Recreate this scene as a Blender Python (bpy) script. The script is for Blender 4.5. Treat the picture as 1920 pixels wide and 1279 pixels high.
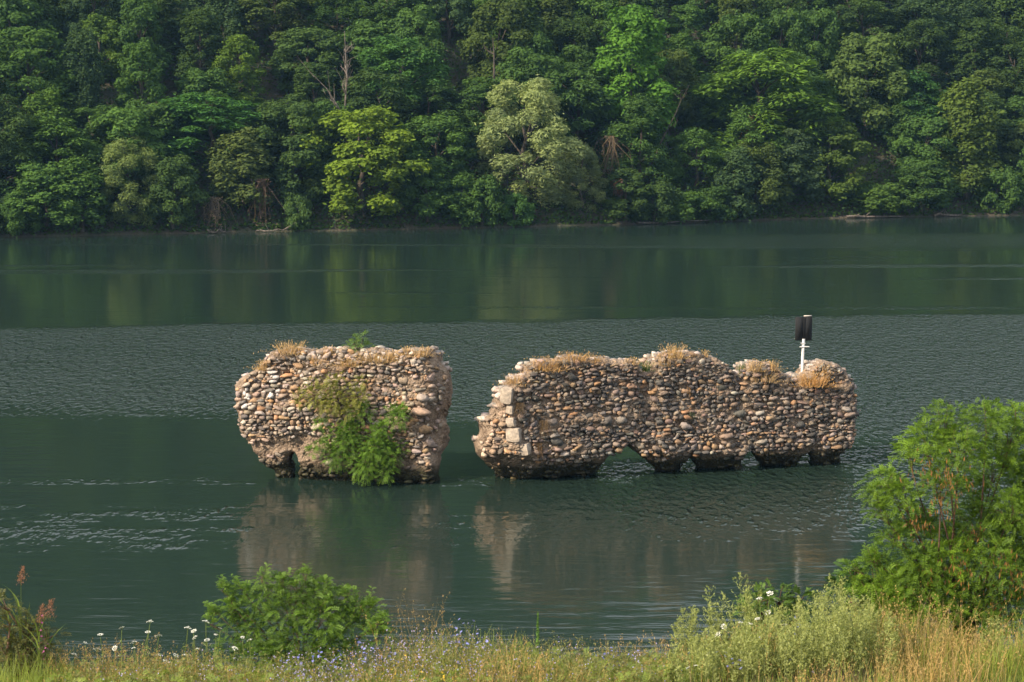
import bpy, math, random
import numpy as np
from mathutils import Matrix, Vector

for o in list(bpy.data.objects):
    bpy.data.objects.remove(o)
SC = bpy.context.scene
COL = SC.collection
R = math.radians
RNG = np.random.default_rng(11)
random.seed(11)

# ------------------------------------------------------------------ camera, sky, sun, exposure
F, CX, CY, CAMZ = 3300.0, 960.0, 639.5, 13.0
PITCH = math.atan(459.5 / F)
cam = bpy.data.cameras.new('camera')
cam.sensor_width = 36.0
cam.lens = F / 1920 * 36
cam.clip_end = 3000
cam.dof.use_dof = True
cam.dof.focus_distance = 62
cam.dof.aperture_fstop = 5.6
camo = bpy.data.objects.new('camera', cam)
COL.objects.link(camo)
camo.location = (0, 0, CAMZ)
camo.rotation_euler = (math.pi / 2 - PITCH, 0, 0)
SC.camera = camo

SUN_EL, SUN_AZ = 36.0, 34.0           # azimuth: degrees from -X towards -Y (towards the camera)
sdir = Vector((-math.cos(R(SUN_AZ)) * math.cos(R(SUN_EL)), -math.sin(R(SUN_AZ)) * math.cos(R(SUN_EL)), math.sin(R(SUN_EL))))
world = bpy.data.worlds.new('World')
SC.world = world
world.use_nodes = True
wn = world.node_tree
wn.nodes.clear()
sky = wn.nodes.new('ShaderNodeTexSky')
sky.sky_type = 'NISHITA'
sky.sun_disc = False
sky.sun_elevation = R(SUN_EL)
sky.sun_rotation = math.atan2(sdir.x, sdir.y)
sky.air_density = 0.8
sky.dust_density = 5.0
sky.ozone_density = 0.6
bg = wn.nodes.new('ShaderNodeBackground')
bg.inputs['Strength'].default_value = 0.12
wo = wn.nodes.new('ShaderNodeOutputWorld')
veil = wn.nodes.new('ShaderNodeMix')      # even high haze over the whole sky
veil.data_type = 'RGBA'
veil.inputs[0].default_value = .6
veil.inputs[7].default_value = (8.3, 8.5, 8.6, 1)
wn.links.new(sky.outputs[0], veil.inputs[6])
wn.links.new(veil.outputs[2], bg.inputs[0])
wn.links.new(bg.outputs[0], wo.inputs[0])
sun = bpy.data.lights.new('sun', 'SUN')
sun.energy = 5.0
sun.angle = R(0.8)
sun.color = (1.0, 0.83, 0.61)
suno = bpy.data.objects.new('sun', sun)
COL.objects.link(suno)
suno.rotation_euler = sdir.to_track_quat('Z', 'Y').to_euler()
SC.view_settings.view_transform = 'Standard'
SC.view_settings.look = 'None'
SC.view_settings.gamma = 1
SC.view_settings.exposure = 0.66
SC.view_settings.use_curve_mapping = False
SC.render.engine = 'CYCLES'
cy = SC.cycles
cy.max_bounces = 5
cy.diffuse_bounces = 2
cy.glossy_bounces = 2
cy.transmission_bounces = 3
cy.volume_bounces = 0
cy.caustics_reflective = False
cy.caustics_refractive = False
cy.sample_clamp_indirect = 4
cy.use_denoising = True

# ------------------------------------------------------------------ geometry helpers
CP, SP = math.cos(PITCH), math.sin(PITCH)


def ray(px, py):
    a, b = (px - CX) / F, -(py - CY) / F
    return np.array([a, CP + b * SP, -SP + b * CP])


def at_y(px, py, Y):                     # point on the pixel's ray at world distance Y
    d = ray(px, py)
    return np.array([0, 0, CAMZ]) + d * (Y / d[1])


def on_water(px, py):
    d = ray(px, py)
    return np.array([0, 0, CAMZ]) + d * (-CAMZ / d[2])


def to_px(p):
    v = np.asarray(p, float) - np.array([0, 0, CAMZ])
    f = v[..., 1] * CP - v[..., 2] * SP
    u = v[..., 1] * SP + v[..., 2] * CP
    return CX + F * v[..., 0] / f, CY - F * u / f


def hash3(i, j, k, seed):
    n = (i.astype(np.int64) * 374761393 + j.astype(np.int64) * 668265263 + k.astype(np.int64) * 2147483647 + seed * 144665) & 0xffffffff
    n = ((n ^ (n >> 13)) * 1274126177) & 0xffffffff
    n = n ^ (n >> 16)
    return (n & 0xffffff) / float(0xffffff)


def noise3(x, y, z, seed=0):
    x, y, z = np.broadcast_arrays(np.asarray(x, float), np.asarray(y, float), np.asarray(z, float))
    i, j, k = np.floor(x), np.floor(y), np.floor(z)
    fx, fy, fz = x - i, y - j, z - k
    fx, fy, fz = fx * fx * (3 - 2 * fx), fy * fy * (3 - 2 * fy), fz * fz * (3 - 2 * fz)
    r = 0
    for a in (0, 1):
        for b in (0, 1):
            for c in (0, 1):
                w = (fx if a else 1 - fx) * (fy if b else 1 - fy) * (fz if c else 1 - fz)
                r = r + w * hash3(i + a, j + b, k + c, seed)
    return r * 2 - 1


def fbm(x, y, z=0.0, oct=3, seed=0):
    s, a = 0, 1.0
    for o in range(oct):
        s = s + a * noise3(np.asarray(x) * 2 ** o, np.asarray(y) * 2 ** o, np.asarray(z) * 2 ** o, seed + o)
        a *= .5
    return s


def unit(v):
    return v / np.maximum(np.linalg.norm(v, axis=-1, keepdims=True), 1e-9)


def new_mesh(name, verts, quads, smooth=False, tone=None, colr=None):
    verts = np.asarray(verts, np.float32)
    quads = np.asarray(quads, np.int32)
    k = quads.shape[1]
    me = bpy.data.meshes.new(name)
    me.vertices.add(len(verts))
    me.vertices.foreach_set('co', verts.ravel())
    me.loops.add(quads.size)
    me.loops.foreach_set('vertex_index', quads.ravel())
    me.polygons.add(len(quads))
    me.polygons.foreach_set('loop_start', np.arange(len(quads), dtype=np.int32) * k)
    me.update(calc_edges=True)
    if smooth:
        me.polygons.foreach_set('use_smooth', np.ones(len(quads), bool))
    if tone is not None:
        at = me.attributes.new('tone', 'FLOAT', 'POINT')
        at.data.foreach_set('value', np.asarray(tone, np.float32))
    if colr is not None:
        at = me.attributes.new('col', 'FLOAT_COLOR', 'POINT')
        c = np.ones((len(verts), 4), np.float32)
        c[:, :3] = colr
        at.data.foreach_set('color', c.ravel())
    return me


class MB:                                 # collects quads (all one face size) and a tone per vertex
    def __init__(self):
        self.v, self.f, self.t, self.n = [], [], [], 0

    def add(self, v, f, t=0.5):
        v = np.asarray(v, float).reshape(-1, 3)
        if len(v) == 0:
            return
        self.v.append(v)
        self.f.append(np.asarray(f, int) + self.n)
        self.t.append(np.broadcast_to(np.asarray(t, float), (len(v),)))
        self.n += len(v)

    def mesh(self, name, smooth=False):
        return new_mesh(name, np.concatenate(self.v), np.concatenate(self.f), smooth, np.concatenate(self.t))


def quads_of(n):
    return np.arange(n * 4).reshape(n, 4)


def cards(pos, nrm, ln, wd, rng, tdir=None):       # rhombic leaves
    n = len(pos)
    nrm = unit(nrm)
    if tdir is None:
        tdir = rng.normal(size=(n, 3))
    t = unit(tdir - nrm * np.sum(tdir * nrm, 1, keepdims=True))
    b = np.cross(nrm, t)
    ln = np.broadcast_to(np.asarray(ln, float), (n,))[:, None]
    wd = np.broadcast_to(np.asarray(wd, float), (n,))[:, None]
    v = np.stack([pos - t * ln * .5, pos + b * wd * .5 - t * ln * .05, pos + t * ln * .5, pos - b * wd * .5 - t * ln * .05], 1)
    return v.reshape(-1, 3), quads_of(n)


def tube(pts, rad, sides=6):
    pts = np.asarray(pts, float)
    n = len(pts)
    tan = unit(np.gradient(pts, axis=0))
    ref = np.array([0.31, 0.95, 0.05])
    a = unit(np.cross(tan, ref))
    b = np.cross(tan, a)
    ang = np.arange(sides) / sides * 2 * np.pi
    rad = np.broadcast_to(np.asarray(rad, float), (n,))
    v = pts[:, None, :] + rad[:, None, None] * (np.cos(ang)[None, :, None] * a[:, None, :] + np.sin(ang)[None, :, None] * b[:, None, :])
    f = []
    for i in range(n - 1):
        for j in range(sides):
            k = (j + 1) % sides
            f.append((i * sides + j, i * sides + k, (i + 1) * sides + k, (i + 1) * sides + j))
    return v.reshape(-1, 3), np.array(f)


def fronds(base, dirv, L, pairs, leaf, rng, droop=.35, wide=.45):
    """pinnate leaves: a row of leaflets either side of a drooping midrib"""
    m = len(base)
    dirv = unit(dirv)
    up = np.tile([0, 0, 1.0], (m, 1)) + rng.normal(size=(m, 3)) * .35
    side = unit(np.cross(dirv, up))
    L = np.broadcast_to(np.asarray(L, float), (m,))
    V = []
    for i in range(pairs):
        t = (i + 1.2) / (pairs + .8)
        p = base + dirv * (L * t)[:, None] - np.array([0, 0, 1.0]) * (L * droop * t * t)[:, None]
        tang = unit(dirv - np.array([0, 0, 1.0]) * (2 * droop * t))
        nor = unit(np.cross(side, tang))
        for s in (-1, 1):
            d = unit(side * s * .9 + tang * .45 + nor * .15 + rng.normal(size=(m, 3)) * .12)
            w = unit(np.cross(d, nor))
            ll = (leaf * L * (1 - .45 * abs(t - .45)))[:, None]
            q = np.stack([p, p + d * ll * .45 + w * ll * wide * .5, p + d * ll, p + d * ll * .45 - w * ll * wide * .5], 1)
            V.append(q)
    V = np.stack(V, 1)                     # m, pairs*2, 4, 3
    tone = rng.random((m, 1, 1)) * .7 + rng.random((m, pairs * 2, 1)) * .3
    tone = np.broadcast_to(tone, (m, pairs * 2, 4))
    return V.reshape(-1, 3), quads_of(m * pairs * 2), tone.reshape(-1)


def blades(base, height, lean, width, rng, seg=3):
    """grass blades: base (n,3), lean (n,3) horizontal displacement of the tip"""
    n = len(base)
    ang = rng.random(n) * np.pi * 2
    wv = np.stack([np.cos(ang), np.sin(ang), np.zeros(n)], 1)
    height = np.broadcast_to(np.asarray(height, float), (n,))
    width = np.broadcast_to(np.asarray(width, float), (n,))
    rows = []
    for i in range(seg + 1):
        t = i / seg
        c = base + lean * (t ** 1.8) + np.array([0, 0, 1.0]) * (height * (t - .12 * t * t))[:, None]
        w = wv * (width * (1 - t) ** .7 * .5 + .0004)[:, None]
        rows += [c - w, c + w]
    V = np.stack(rows, 1)
    f = []
    for i in range(seg):
        f.append([2 * i, 2 * i + 1, 2 * i + 3, 2 * i + 2])
    f = np.array(f)
    Fq = (np.arange(n)[:, None, None] * (2 * seg + 2) + f[None]).reshape(-1, 4)
    tone = np.repeat(rng.random(n), 2 * seg + 2)
    return V.reshape(-1, 3), Fq, tone


def link(o):
    COL.objects.link(o)
    return o


def obj(name, me, mat=None, parent=None, color=None):
    o = bpy.data.objects.new(name, me)
    link(o)
    if mat is not None and len(me.materials) == 0:
        me.materials.append(mat)
    if parent is not None:
        o.parent = parent
    if color is not None:
        o.color = (*color, 1)
    return o


def tag(o, label=None, cat=None, group=None, kind=None):
    if label: o['label'] = label
    if cat: o['category'] = cat
    if group: o['group'] = group
    if kind: o['kind'] = kind
    return o


def empty(name, loc=(0, 0, 0), rz=0.0):
    o = bpy.data.objects.new(name, None)
    o.empty_display_size = .2
    o.location = loc
    o.rotation_euler = (0, 0, rz)
    return link(o)


# ------------------------------------------------------------------ material helpers
class NT:
    def __init__(self, name):
        self.m = bpy.data.materials.new(name)
        self.m.use_nodes = True
        self.t = self.m.node_tree
        self.t.nodes.clear()
        self.out = self.t.nodes.new('ShaderNodeOutputMaterial')

    def n(self, typ, **kw):
        nd = self.t.nodes.new(typ)
        for k, v in kw.items():
            if hasattr(nd, k):
                setattr(nd, k, v)
        return nd

    def l(self, a, b):
        self.t.links.new(a, b)

    def val(self, sock, v):
        if hasattr(v, 'is_output') or isinstance(v, bpy.types.NodeSocket):
            self.l(v, sock)
        else:
            sock.default_value = v

    def math(self, op, a, b=0.0, c=None, clamp=False):
        nd = self.n('ShaderNodeMath', operation=op, use_clamp=clamp)
        self.val(nd.inputs[0], a)
        self.val(nd.inputs[1], b)
        if c is not None:
            self.val(nd.inputs[2], c)
        return nd.outputs[0]

    def mix(self, f, a, b, blend='MIX'):
        nd = self.n('ShaderNodeMix', data_type='RGBA', blend_type=blend)
        self.val(nd.inputs[0], f)
        self.val(nd.inputs[6], a)
        self.val(nd.inputs[7], b)
        return nd.outputs[2]

    def noise(self, vec, scale, detail=2.0, rough=.5, dist=0.0):
        nd = self.n('ShaderNodeTexNoise')
        if vec is not None:
            self.l(vec, nd.inputs['Vector'])
        nd.inputs['Scale'].default_value = scale
        nd.inputs['Detail'].default_value = detail
        nd.inputs['Roughness'].default_value = rough
        nd.inputs['Distortion'].default_value = dist
        return nd.outputs[0]

    def smooth(self, v, a, b):             # smoothstep a..b
        nd = self.n('ShaderNodeMapRange', interpolation_type='SMOOTHSTEP')
        self.val(nd.inputs[0], v)
        self.val(nd.inputs[1], a)
        self.val(nd.inputs[2], b)
        return nd.outputs[0]

    def pos(self):
        return self.n('ShaderNodeNewGeometry').outputs['Position']

    def scaled(self, vec, s):
        nd = self.n('ShaderNodeVectorMath', operation='MULTIPLY')
        self.l(vec, nd.inputs[0])
        nd.inputs[1].default_value = s
        return nd.outputs[0]


def rgba(c):
    return (*c, 1)


def foliage_mat(name, trans=.3, gloss=0.0, tint=(1.25, 1.12, .75), dark=.55):
    t = NT(name)
    oc = t.n('ShaderNodeObjectInfo').outputs['Color']
    at = t.n('ShaderNodeAttribute', attribute_name='tone').outputs['Fac']
    lo = t.mix(1.0, oc, rgba((dark, dark, dark * 1.05)), 'MULTIPLY')
    hi = t.mix(1.0, oc, rgba(tint), 'MULTIPLY')
    c = t.mix(at, lo, hi)
    di = t.n('ShaderNodeBsdfDiffuse')
    t.l(c, di.inputs[0])
    tr = t.n('ShaderNodeBsdfTranslucent')
    c2 = t.mix(1.0, c, (1.15, 1.2, .6, 1), 'MULTIPLY')
    t.l(c2, tr.inputs[0])
    mx = t.n('ShaderNodeMixShader')
    mx.inputs[0].default_value = trans
    t.l(di.outputs[0], mx.inputs[1])
    t.l(tr.outputs[0], mx.inputs[2])
    s = mx.outputs[0]
    if gloss:
        gl = t.n('ShaderNodeBsdfGlossy')
        gl.inputs['Roughness'].default_value = .62
        gl.inputs['Color'].default_value = (.8, .85, .9, 1)
        m2 = t.n('ShaderNodeMixShader')
        m2.inputs[0].default_value = gloss
        t.l(s, m2.inputs[1])
        t.l(gl.outputs[0], m2.inputs[2])
        s = m2.outputs[0]
    t.l(s, t.out.inputs[0])
    return t.m


def bark_mat(name, a, b, scale=6.0):
    t = NT(name)
    p = t.scaled(t.pos(), (1, 1, .25))
    n = t.noise(p, scale, 4, .6)
    c = t.mix(t.smooth(n, .35, .68), rgba(a), rgba(b))
    pr = t.n('ShaderNodeBsdfPrincipled')
    t.l(c, pr.inputs['Base Color'])
    pr.inputs['Roughness'].default_value = .85
    pr.inputs['Specular IOR Level'].default_value = .2
    bp = t.n('ShaderNodeBump')
    bp.inputs['Distance'].default_value = .03
    t.l(n, bp.inputs['Height'])
    t.l(bp.outputs[0], pr.inputs['Normal'])
    t.l(pr.outputs[0], t.out.inputs[0])
    return t.m


def plain_mat(name, c, rough=.6, var=.15, scale=20.0, metal=0.0):
    t = NT(name)
    n = t.noise(t.pos(), scale, 3)
    k = tuple(x * (1 - var * 2) for x in c)
    h = tuple(min(1, x * (1 + var * 2)) for x in c)
    pr = t.n('ShaderNodeBsdfPrincipled')
    t.l(t.mix(n, rgba(k), rgba(h)), pr.inputs['Base Color'])
    pr.inputs['Roughness'].default_value = rough
    pr.inputs['Metallic'].default_value = metal
    t.l(pr.outputs[0], t.out.inputs[0])
    return t.m


M_LEAF = foliage_mat('tree_leaves', .28)
M_FRESH = foliage_mat('near_leaves', .36, .02, (1.35, 1.15, .75), .42)
M_GRASS = foliage_mat('grass_blades', .35, .02, (1.35, 1.2, .8), .6)
M_BARK = bark_mat('tree_bark', (.035, .03, .024), (.10, .082, .066))
M_DEADWOOD = bark_mat('dead_wood', (.09, .078, .066), (.2, .17, .145))
M_REDBARK = bark_mat('shrub_bark', (.07, .04, .028), (.16, .1, .07), 12)
M_PETAL = plain_mat('white_petals', (.72, .73, .66), .7, .08, 60)
M_BLUE = plain_mat('blue_petals', (.2, .22, .55), .7, .1, 60)
M_LILAC = plain_mat('lilac_petals', (.30, .27, .50), .7, .1, 60)
M_PINK = plain_mat('pink_petals', (.42, .08, .3), .7, .1, 60)
M_YELLOW = plain_mat('yellow_petals', (.75, .5, .04), .7, .1, 60)

# ------------------------------------------------------------------ setting: water, far hillside, near bank
SHORE = np.array([on_water(x, y)[:2] for x, y in ((-600, 455), (0, 445), (400, 437), (830, 429), (1000, 426), (1300, 418), (1590, 409), (1920, 403), (2500, 392))])


def shore_y(X):
    X = np.asarray(X, float)
    y = np.interp(X, SHORE[:, 0], SHORE[:, 1])
    y = y + np.where(X < SHORE[0, 0], (X - SHORE[0, 0]) * .25, 0) + np.where(X > SHORE[-1, 0], (X - SHORE[-1, 0]) * .25, 0)
    return y + .7 * noise3(X * .2, 3.3, 0, 5) + .35 * noise3(X * .7, 8.3, 0, 6)


def hill_z(X, Y):
    s = np.asarray(Y, float) - shore_y(X)
    z = np.where(s < 0, s * .5, .75 * (1 - np.exp(-np.maximum(s, 0) * 1.1)) + np.maximum(s - 1.2, 0) * .66)
    z = np.where(s > 130, .75 + 128.8 * .66 + (s - 130) * .1, z)
    return z + np.clip(s / 8, 0, 1) * (1.6 * fbm(np.asarray(X) * .06, np.asarray(Y) * .06, 0, 3, 21))


def sheet(xs, ys, zf):
    X, Y = np.meshgrid(xs, ys)
    Z = zf(X, Y)
    v = np.stack([X, Y, Z], -1).reshape(-1, 3)
    nx = len(xs)
    i = (np.arange(len(ys) - 1)[:, None] * nx + np.arange(nx - 1)[None]).ravel()
    return v, np.stack([i, i + 1, i + nx + 1, i + nx], 1)


# water: dark green river, calm lanes and wind-ruffled lanes
t = NT('river_water')
P = t.pos()
sep = t.n('ShaderNodeSeparateXYZ')
t.l(P, sep.inputs[0])
PX, PY = sep.outputs[0], sep.outputs[1]
warp = t.math('SUBTRACT', t.noise(t.scaled(P, (.05, .12, 1)), 1.0, 3), .5)
wfine = t.math('SUBTRACT', t.noise(t.scaled(P, (.35, 1.0, 1)), 1.0, 2), .5)
wy = t.math('ADD', t.math('MULTIPLY', warp, 5.0), t.math('MULTIPLY', wfine, 3.2))


def lane(far0, far_s, near0, near_s, soft_far, soft_near):
    yf = t.math('ADD', t.math('MULTIPLY', PX, -far_s), t.math('ADD', PY, wy))
    yn = t.math('ADD', t.math('MULTIPLY', PX, -near_s), t.math('ADD', PY, wy))
    a = t.math('SUBTRACT', 1.0, t.smooth(yf, far0 - soft_far, far0 + soft_far))
    b = t.smooth(yn, near0 - soft_near, near0 + soft_near)
    return t.math('MULTIPLY', a, b)


m1 = lane(101.8, .10, 69.8, -.16, 1.3, 3.4)
# ruffled lane in front of the walls, on the right
m2 = t.math('MULTIPLY', lane(62, .25, 52.5, .10, 2.0, 2.5), t.smooth(PX, -1.5, 5.0))
# light streaks left of the walls
st = t.noise(t.scaled(P, (.045, .42, 1)), 1.0, 3, .55)
m3 = t.math('MULTIPLY', t.math('MULTIPLY', lane(59.5, .02, 50.5, 0.0, 1.0, 2.0), t.smooth(st, .47, .6)), t.math('SUBTRACT', 1.0, t.math('MULTIPLY', t.smooth(PX, -9.6, -7.5), .6)))
st2 = t.noise(t.scaled(P, (.012, .16, 1)), 1.0, 3, .6)
m4 = t.math('MULTIPLY', t.smooth(st2, .56, .68), t.math('MULTIPLY', t.smooth(PY, 104, 112), t.math('SUBTRACT', 1.0, t.smooth(PY, 168, 185))))
m5 = t.math('MULTIPLY', lane(165, .05, 150, .05, 3.0, 5.0), t.smooth(PX, 0, 20))
blot = t.smooth(t.noise(t.scaled(P, (.16, .32, 1)), 1.0, 3), .25, .6)
r3b = t.noise(t.scaled(P, (.30, .55, 1)), 1.0, 3, .6)
wind = t.math('MAXIMUM', t.math('MULTIPLY', m1, t.math('ADD', .7, t.math('MULTIPLY', blot, .3))), t.math('MULTIPLY', m2, .34))
wind = t.math('MAXIMUM', wind, t.math('MULTIPLY', m3, t.math('MULTIPLY', t.smooth(r3b, .36, .60), .42)))
wind = t.math('MAXIMUM', wind, t.math('MULTIPLY', m4, .55))
wind = t.math('MAXIMUM', wind, t.math('MULTIPLY', m5, .4))
r1 = t.noise(t.scaled(P, (3.3, 1.35, 1)), 1.0, 2, .6)
r1b = t.noise(t.scaled(P, (4.2, 2.1, 1)), 1.0, 1, .5)
r2 = t.noise(t.scaled(P, (.55, 2.2, 1)), 1.0, 3, .55, .4)       # long low ripples
r3 = t.noise(t.scaled(P, (.12, .35, 1)), 1.0, 2)
h = t.math('MULTIPLY', wind, t.math('ADD', t.math('ADD', t.math('MULTIPLY', t.math('POWER', r1, 3.0), .20), t.math('MULTIPLY', t.math('POWER', r1, 6.0), 1.15)), t.math('MULTIPLY', t.math('POWER', r1b, 4.0), .26)))
h = t.math('ADD', h, t.math('MULTIPLY', m2, t.math('MULTIPLY', t.math('POWER', r1b, 3.0), .07)))
h = t.math('ADD', h, t.math('MULTIPLY', r2, .012))
h = t.math('ADD', h, t.math('MULTIPLY', r3, .02))
bp = t.n('ShaderNodeBump')
bp.inputs['Strength'].default_value = 1.0
bp.inputs['Distance'].default_value = 1.0
t.l(h, bp.inputs['Height'])
pr = t.n('ShaderNodeBsdfPrincipled')
silt = t.noise(t.scaled(P, (.03, .05, 1)), 1.0, 3)
t.l(t.mix(silt, (.010, .021, .017, 1), (.015, .028, .022, 1)), pr.inputs['Base Color'])
t.l(t.math('ADD', .085, t.math('MULTIPLY', wind, .17)), pr.inputs['Roughness'])
pr.inputs['IOR'].default_value = 1.42
t.l(bp.outputs[0], pr.inputs['Normal'])
t.l(pr.outputs[0], t.out.inputs[0])
M_WATER = t.m
v, f = sheet(np.linspace(-220, 220, 45), np.linspace(20, 330, 32), lambda X, Y: np.zeros_like(X))
tag(obj('river_water', new_mesh('river_water', v, f), M_WATER), kind='structure')

# far hillside
t = NT('hill_soil')
P = t.pos()
n1 = t.noise(P, .35, 4)
n2 = t.noise(P, 3.0, 4)
c = t.mix(t.smooth(n1, .4, .6), (.04, .033, .023, 1), (.03, .04, .018, 1))
c = t.mix(t.math('MULTIPLY', n2, .5), c, (.075, .06, .042, 1))
pr = t.n('ShaderNodeBsdfPrincipled')
t.l(c, pr.inputs['Base Color'])
pr.inputs['Roughness'].default_value = .95
bp = t.n('ShaderNodeBump')
bp.inputs['Distance'].default_value = .25
t.l(n2, bp.inputs['Height'])
t.l(bp.outputs[0], pr.inputs['Normal'])
t.l(pr.outputs[0], t.out.inputs[0])
M_SOIL = t.m
sv = np.concatenate([np.array([-4, -2, -1, -.5, 0, .4, .8, 1.2, 1.8, 2.5, 3.5]), np.arange(5, 60, 2.0), np.arange(62, 165, 6.0)])
xs = np.arange(-150, 171, 1.6)
Xg, Sg = np.meshgrid(xs, sv)
Yg = shore_y(Xg) + Sg
v = np.stack([Xg, Yg, hill_z(Xg, Yg)], -1).reshape(-1, 3)
nx = len(xs)
i = (np.arange(len(sv) - 1)[:, None] * nx + np.arange(nx - 1)[None]).ravel()
f = np.stack([i, i + 1, i + nx + 1, i + nx], 1)
tag(obj('hillside', new_mesh('hillside', v, f, True), M_SOIL), kind='structure')


# near bank
def bank_crest(X):                        # height of the ground at the bank's edge, Y = 19.4
    return 6.40 + .05 * np.clip(np.asarray(X), -1, 6) + .12 * noise3(np.asarray(X) * .5, 1.7, 0, 31)


def bank_z(X, Y):
    X, Y = np.asarray(X, float), np.asarray(Y, float)
    c = bank_crest(X)
    z = np.interp(Y, [-30, 0, 6, 12, 17.5, 19.4, 21, 24, 33, 40], [12.5, 11.3, 9.6, 8.0, 6.62, 6.30, 5.55, 3.9, -.8, -2.5])
    return z + (c - 6.30) * np.clip((Y - 12) / 6, 0, 1) * np.clip((30 - Y) / 9, 0, 1) + .07 * fbm(X * .8, Y * .8, 0, 3, 33)


t = NT('bank_soil')
P = t.pos()
n1 = t.noise(P, 1.4, 4)
n2 = t.noise(P, 14.0, 4)
c = t.mix(t.smooth(n1, .4, .62), (.13, .10, .055, 1), (.075, .085, .03, 1))
c = t.mix(t.math('MULTIPLY', n2, .5), c, (.20, .16, .09, 1))
pr = t.n('ShaderNodeBsdfPrincipled')
t.l(c, pr.inputs['Base Color'])
pr.inputs['Roughness'].default_value = .95
bp = t.n('ShaderNodeBump')
bp.inputs['Distance'].default_value = .04
t.l(n2, bp.inputs['Height'])
t.l(bp.outputs[0], pr.inputs['Normal'])
t.l(pr.outputs[0], t.out.inputs[0])
v, f = sheet(np.arange(-40, 40.1, .5), np.concatenate([np.arange(-28, 12, 2.0), np.arange(12, 38.1, .35)]), bank_z)
tag(obj('river_bank', new_mesh('river_bank', v, f, True), t.m), kind='structure')

# ------------------------------------------------------------------ the two ruined walls
def stone_material(name, obcol):
    t = NT(name)
    if obcol:
        base = t.n('ShaderNodeObjectInfo').outputs['Color']
    else:
        base = t.n('ShaderNodeAttribute', attribute_name='col').outputs['Color']
    P = t.pos()
    n = t.noise(P, 9.0, 5, .65)
    n2 = t.noise(P, 38.0, 3, .6)
    c = t.mix(t.smooth(n, .3, .7), t.mix(1.0, base, (.62, .62, .64, 1), 'MULTIPLY'), t.mix(1.0, base, (1.28, 1.24, 1.18, 1), 'MULTIPLY'))
    c = t.mix(t.math('MULTIPLY', t.smooth(n2, .5, .8), .35), c, (.40, .36, .31, 1))
    sep = t.n('ShaderNodeSeparateXYZ')
    t.l(P, sep.inputs[0])
    wl = t.math('ADD', sep.outputs[2], t.math('MULTIPLY', t.math('SUBTRACT', t.noise(P, 2.2, 3), .5), .5))
    wet = t.math('SUBTRACT', 1.0, t.smooth(wl, .36, .80))
    alg = t.mix(t.smooth(n, .42, .6), (.012, .012, .010, 1), (.040, .045, .014, 1))
    c = t.mix(t.math('MULTIPLY', wet, .92), c, alg)
    pr = t.n('ShaderNodeBsdfPrincipled')
    t.l(c, pr.inputs['Base Color'])
    pr.inputs['Specular IOR Level'].default_value = .25
    t.l(t.math('SUBTRACT', .92, t.math('MULTIPLY', wet, .35)), pr.inputs['Roughness'])
    bp = t.n('ShaderNodeBump')
    bp.inputs['Distance'].default_value = .035
    bp.inputs['Strength'].default_value = .8
    t.l(t.math('ADD', n, t.math('MULTIPLY', n2, .35)), bp.inputs['Height'])
    t.l(bp.outputs[0], pr.inputs['Normal'])
    t.l(pr.outputs[0], t.out.inputs[0])
    return t.m


M_STONE = stone_material('fieldstone', True)
M_STONE2 = stone_material('fieldstone_small', False)


def mortar_material():
    t = NT('lime_mortar')
    P = t.pos()
    n = t.noise(P, 3.0, 5, .65)
    n2 = t.noise(P, 24.0, 4, .6)
    vo = t.n('ShaderNodeTexVoronoi')
    t.l(P, vo.inputs['Vector'])
    vo.inputs['Scale'].default_value = 11.0
    c = t.mix(t.smooth(n, .32, .66), (.14, .10, .072, 1), (.31, .235, .175, 1))
    c = t.mix(t.math('MULTIPLY', t.smooth(n2, .45, .75), .5), c, (.38, .31, .25, 1))
    c = t.mix(t.math('MULTIPLY', t.smooth(vo.outputs['Distance'], .32, .05), .35), c, (.16, .14, .12, 1))
    sep = t.n('ShaderNodeSeparateXYZ')
    t.l(P, sep.inputs[0])
    wl = t.math('ADD', sep.outputs[2], t.math('MULTIPLY', t.math('SUBTRACT', t.noise(P, 2.2, 3), .5), .5))
    wet = t.math('SUBTRACT', 1.0, t.smooth(wl, .36, .80))
    c = t.mix(t.math('MULTIPLY', wet, .92), c, t.mix(t.smooth(n2, .42, .6), (.012, .012, .010, 1), (.040, .045, .014, 1)))
    pr = t.n('ShaderNodeBsdfPrincipled')
    t.l(c, pr.inputs['Base Color'])
    pr.inputs['Roughness'].default_value = .95
    pr.inputs['Specular IOR Level'].default_value = .2
    bp = t.n('ShaderNodeBump')
    bp.inputs['Distance'].default_value = .08
    t.l(t.math('SUBTRACT', t.math('ADD', n, t.math('MULTIPLY', n2, .5)), t.math('MULTIPLY', vo.outputs['Distance'], .8)), bp.inputs['Height'])
    t.l(bp.outputs[0], pr.inputs['Normal'])
    t.l(pr.outputs[0], t.out.inputs[0])
    return t.m


M_MORTAR = mortar_material()


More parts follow.
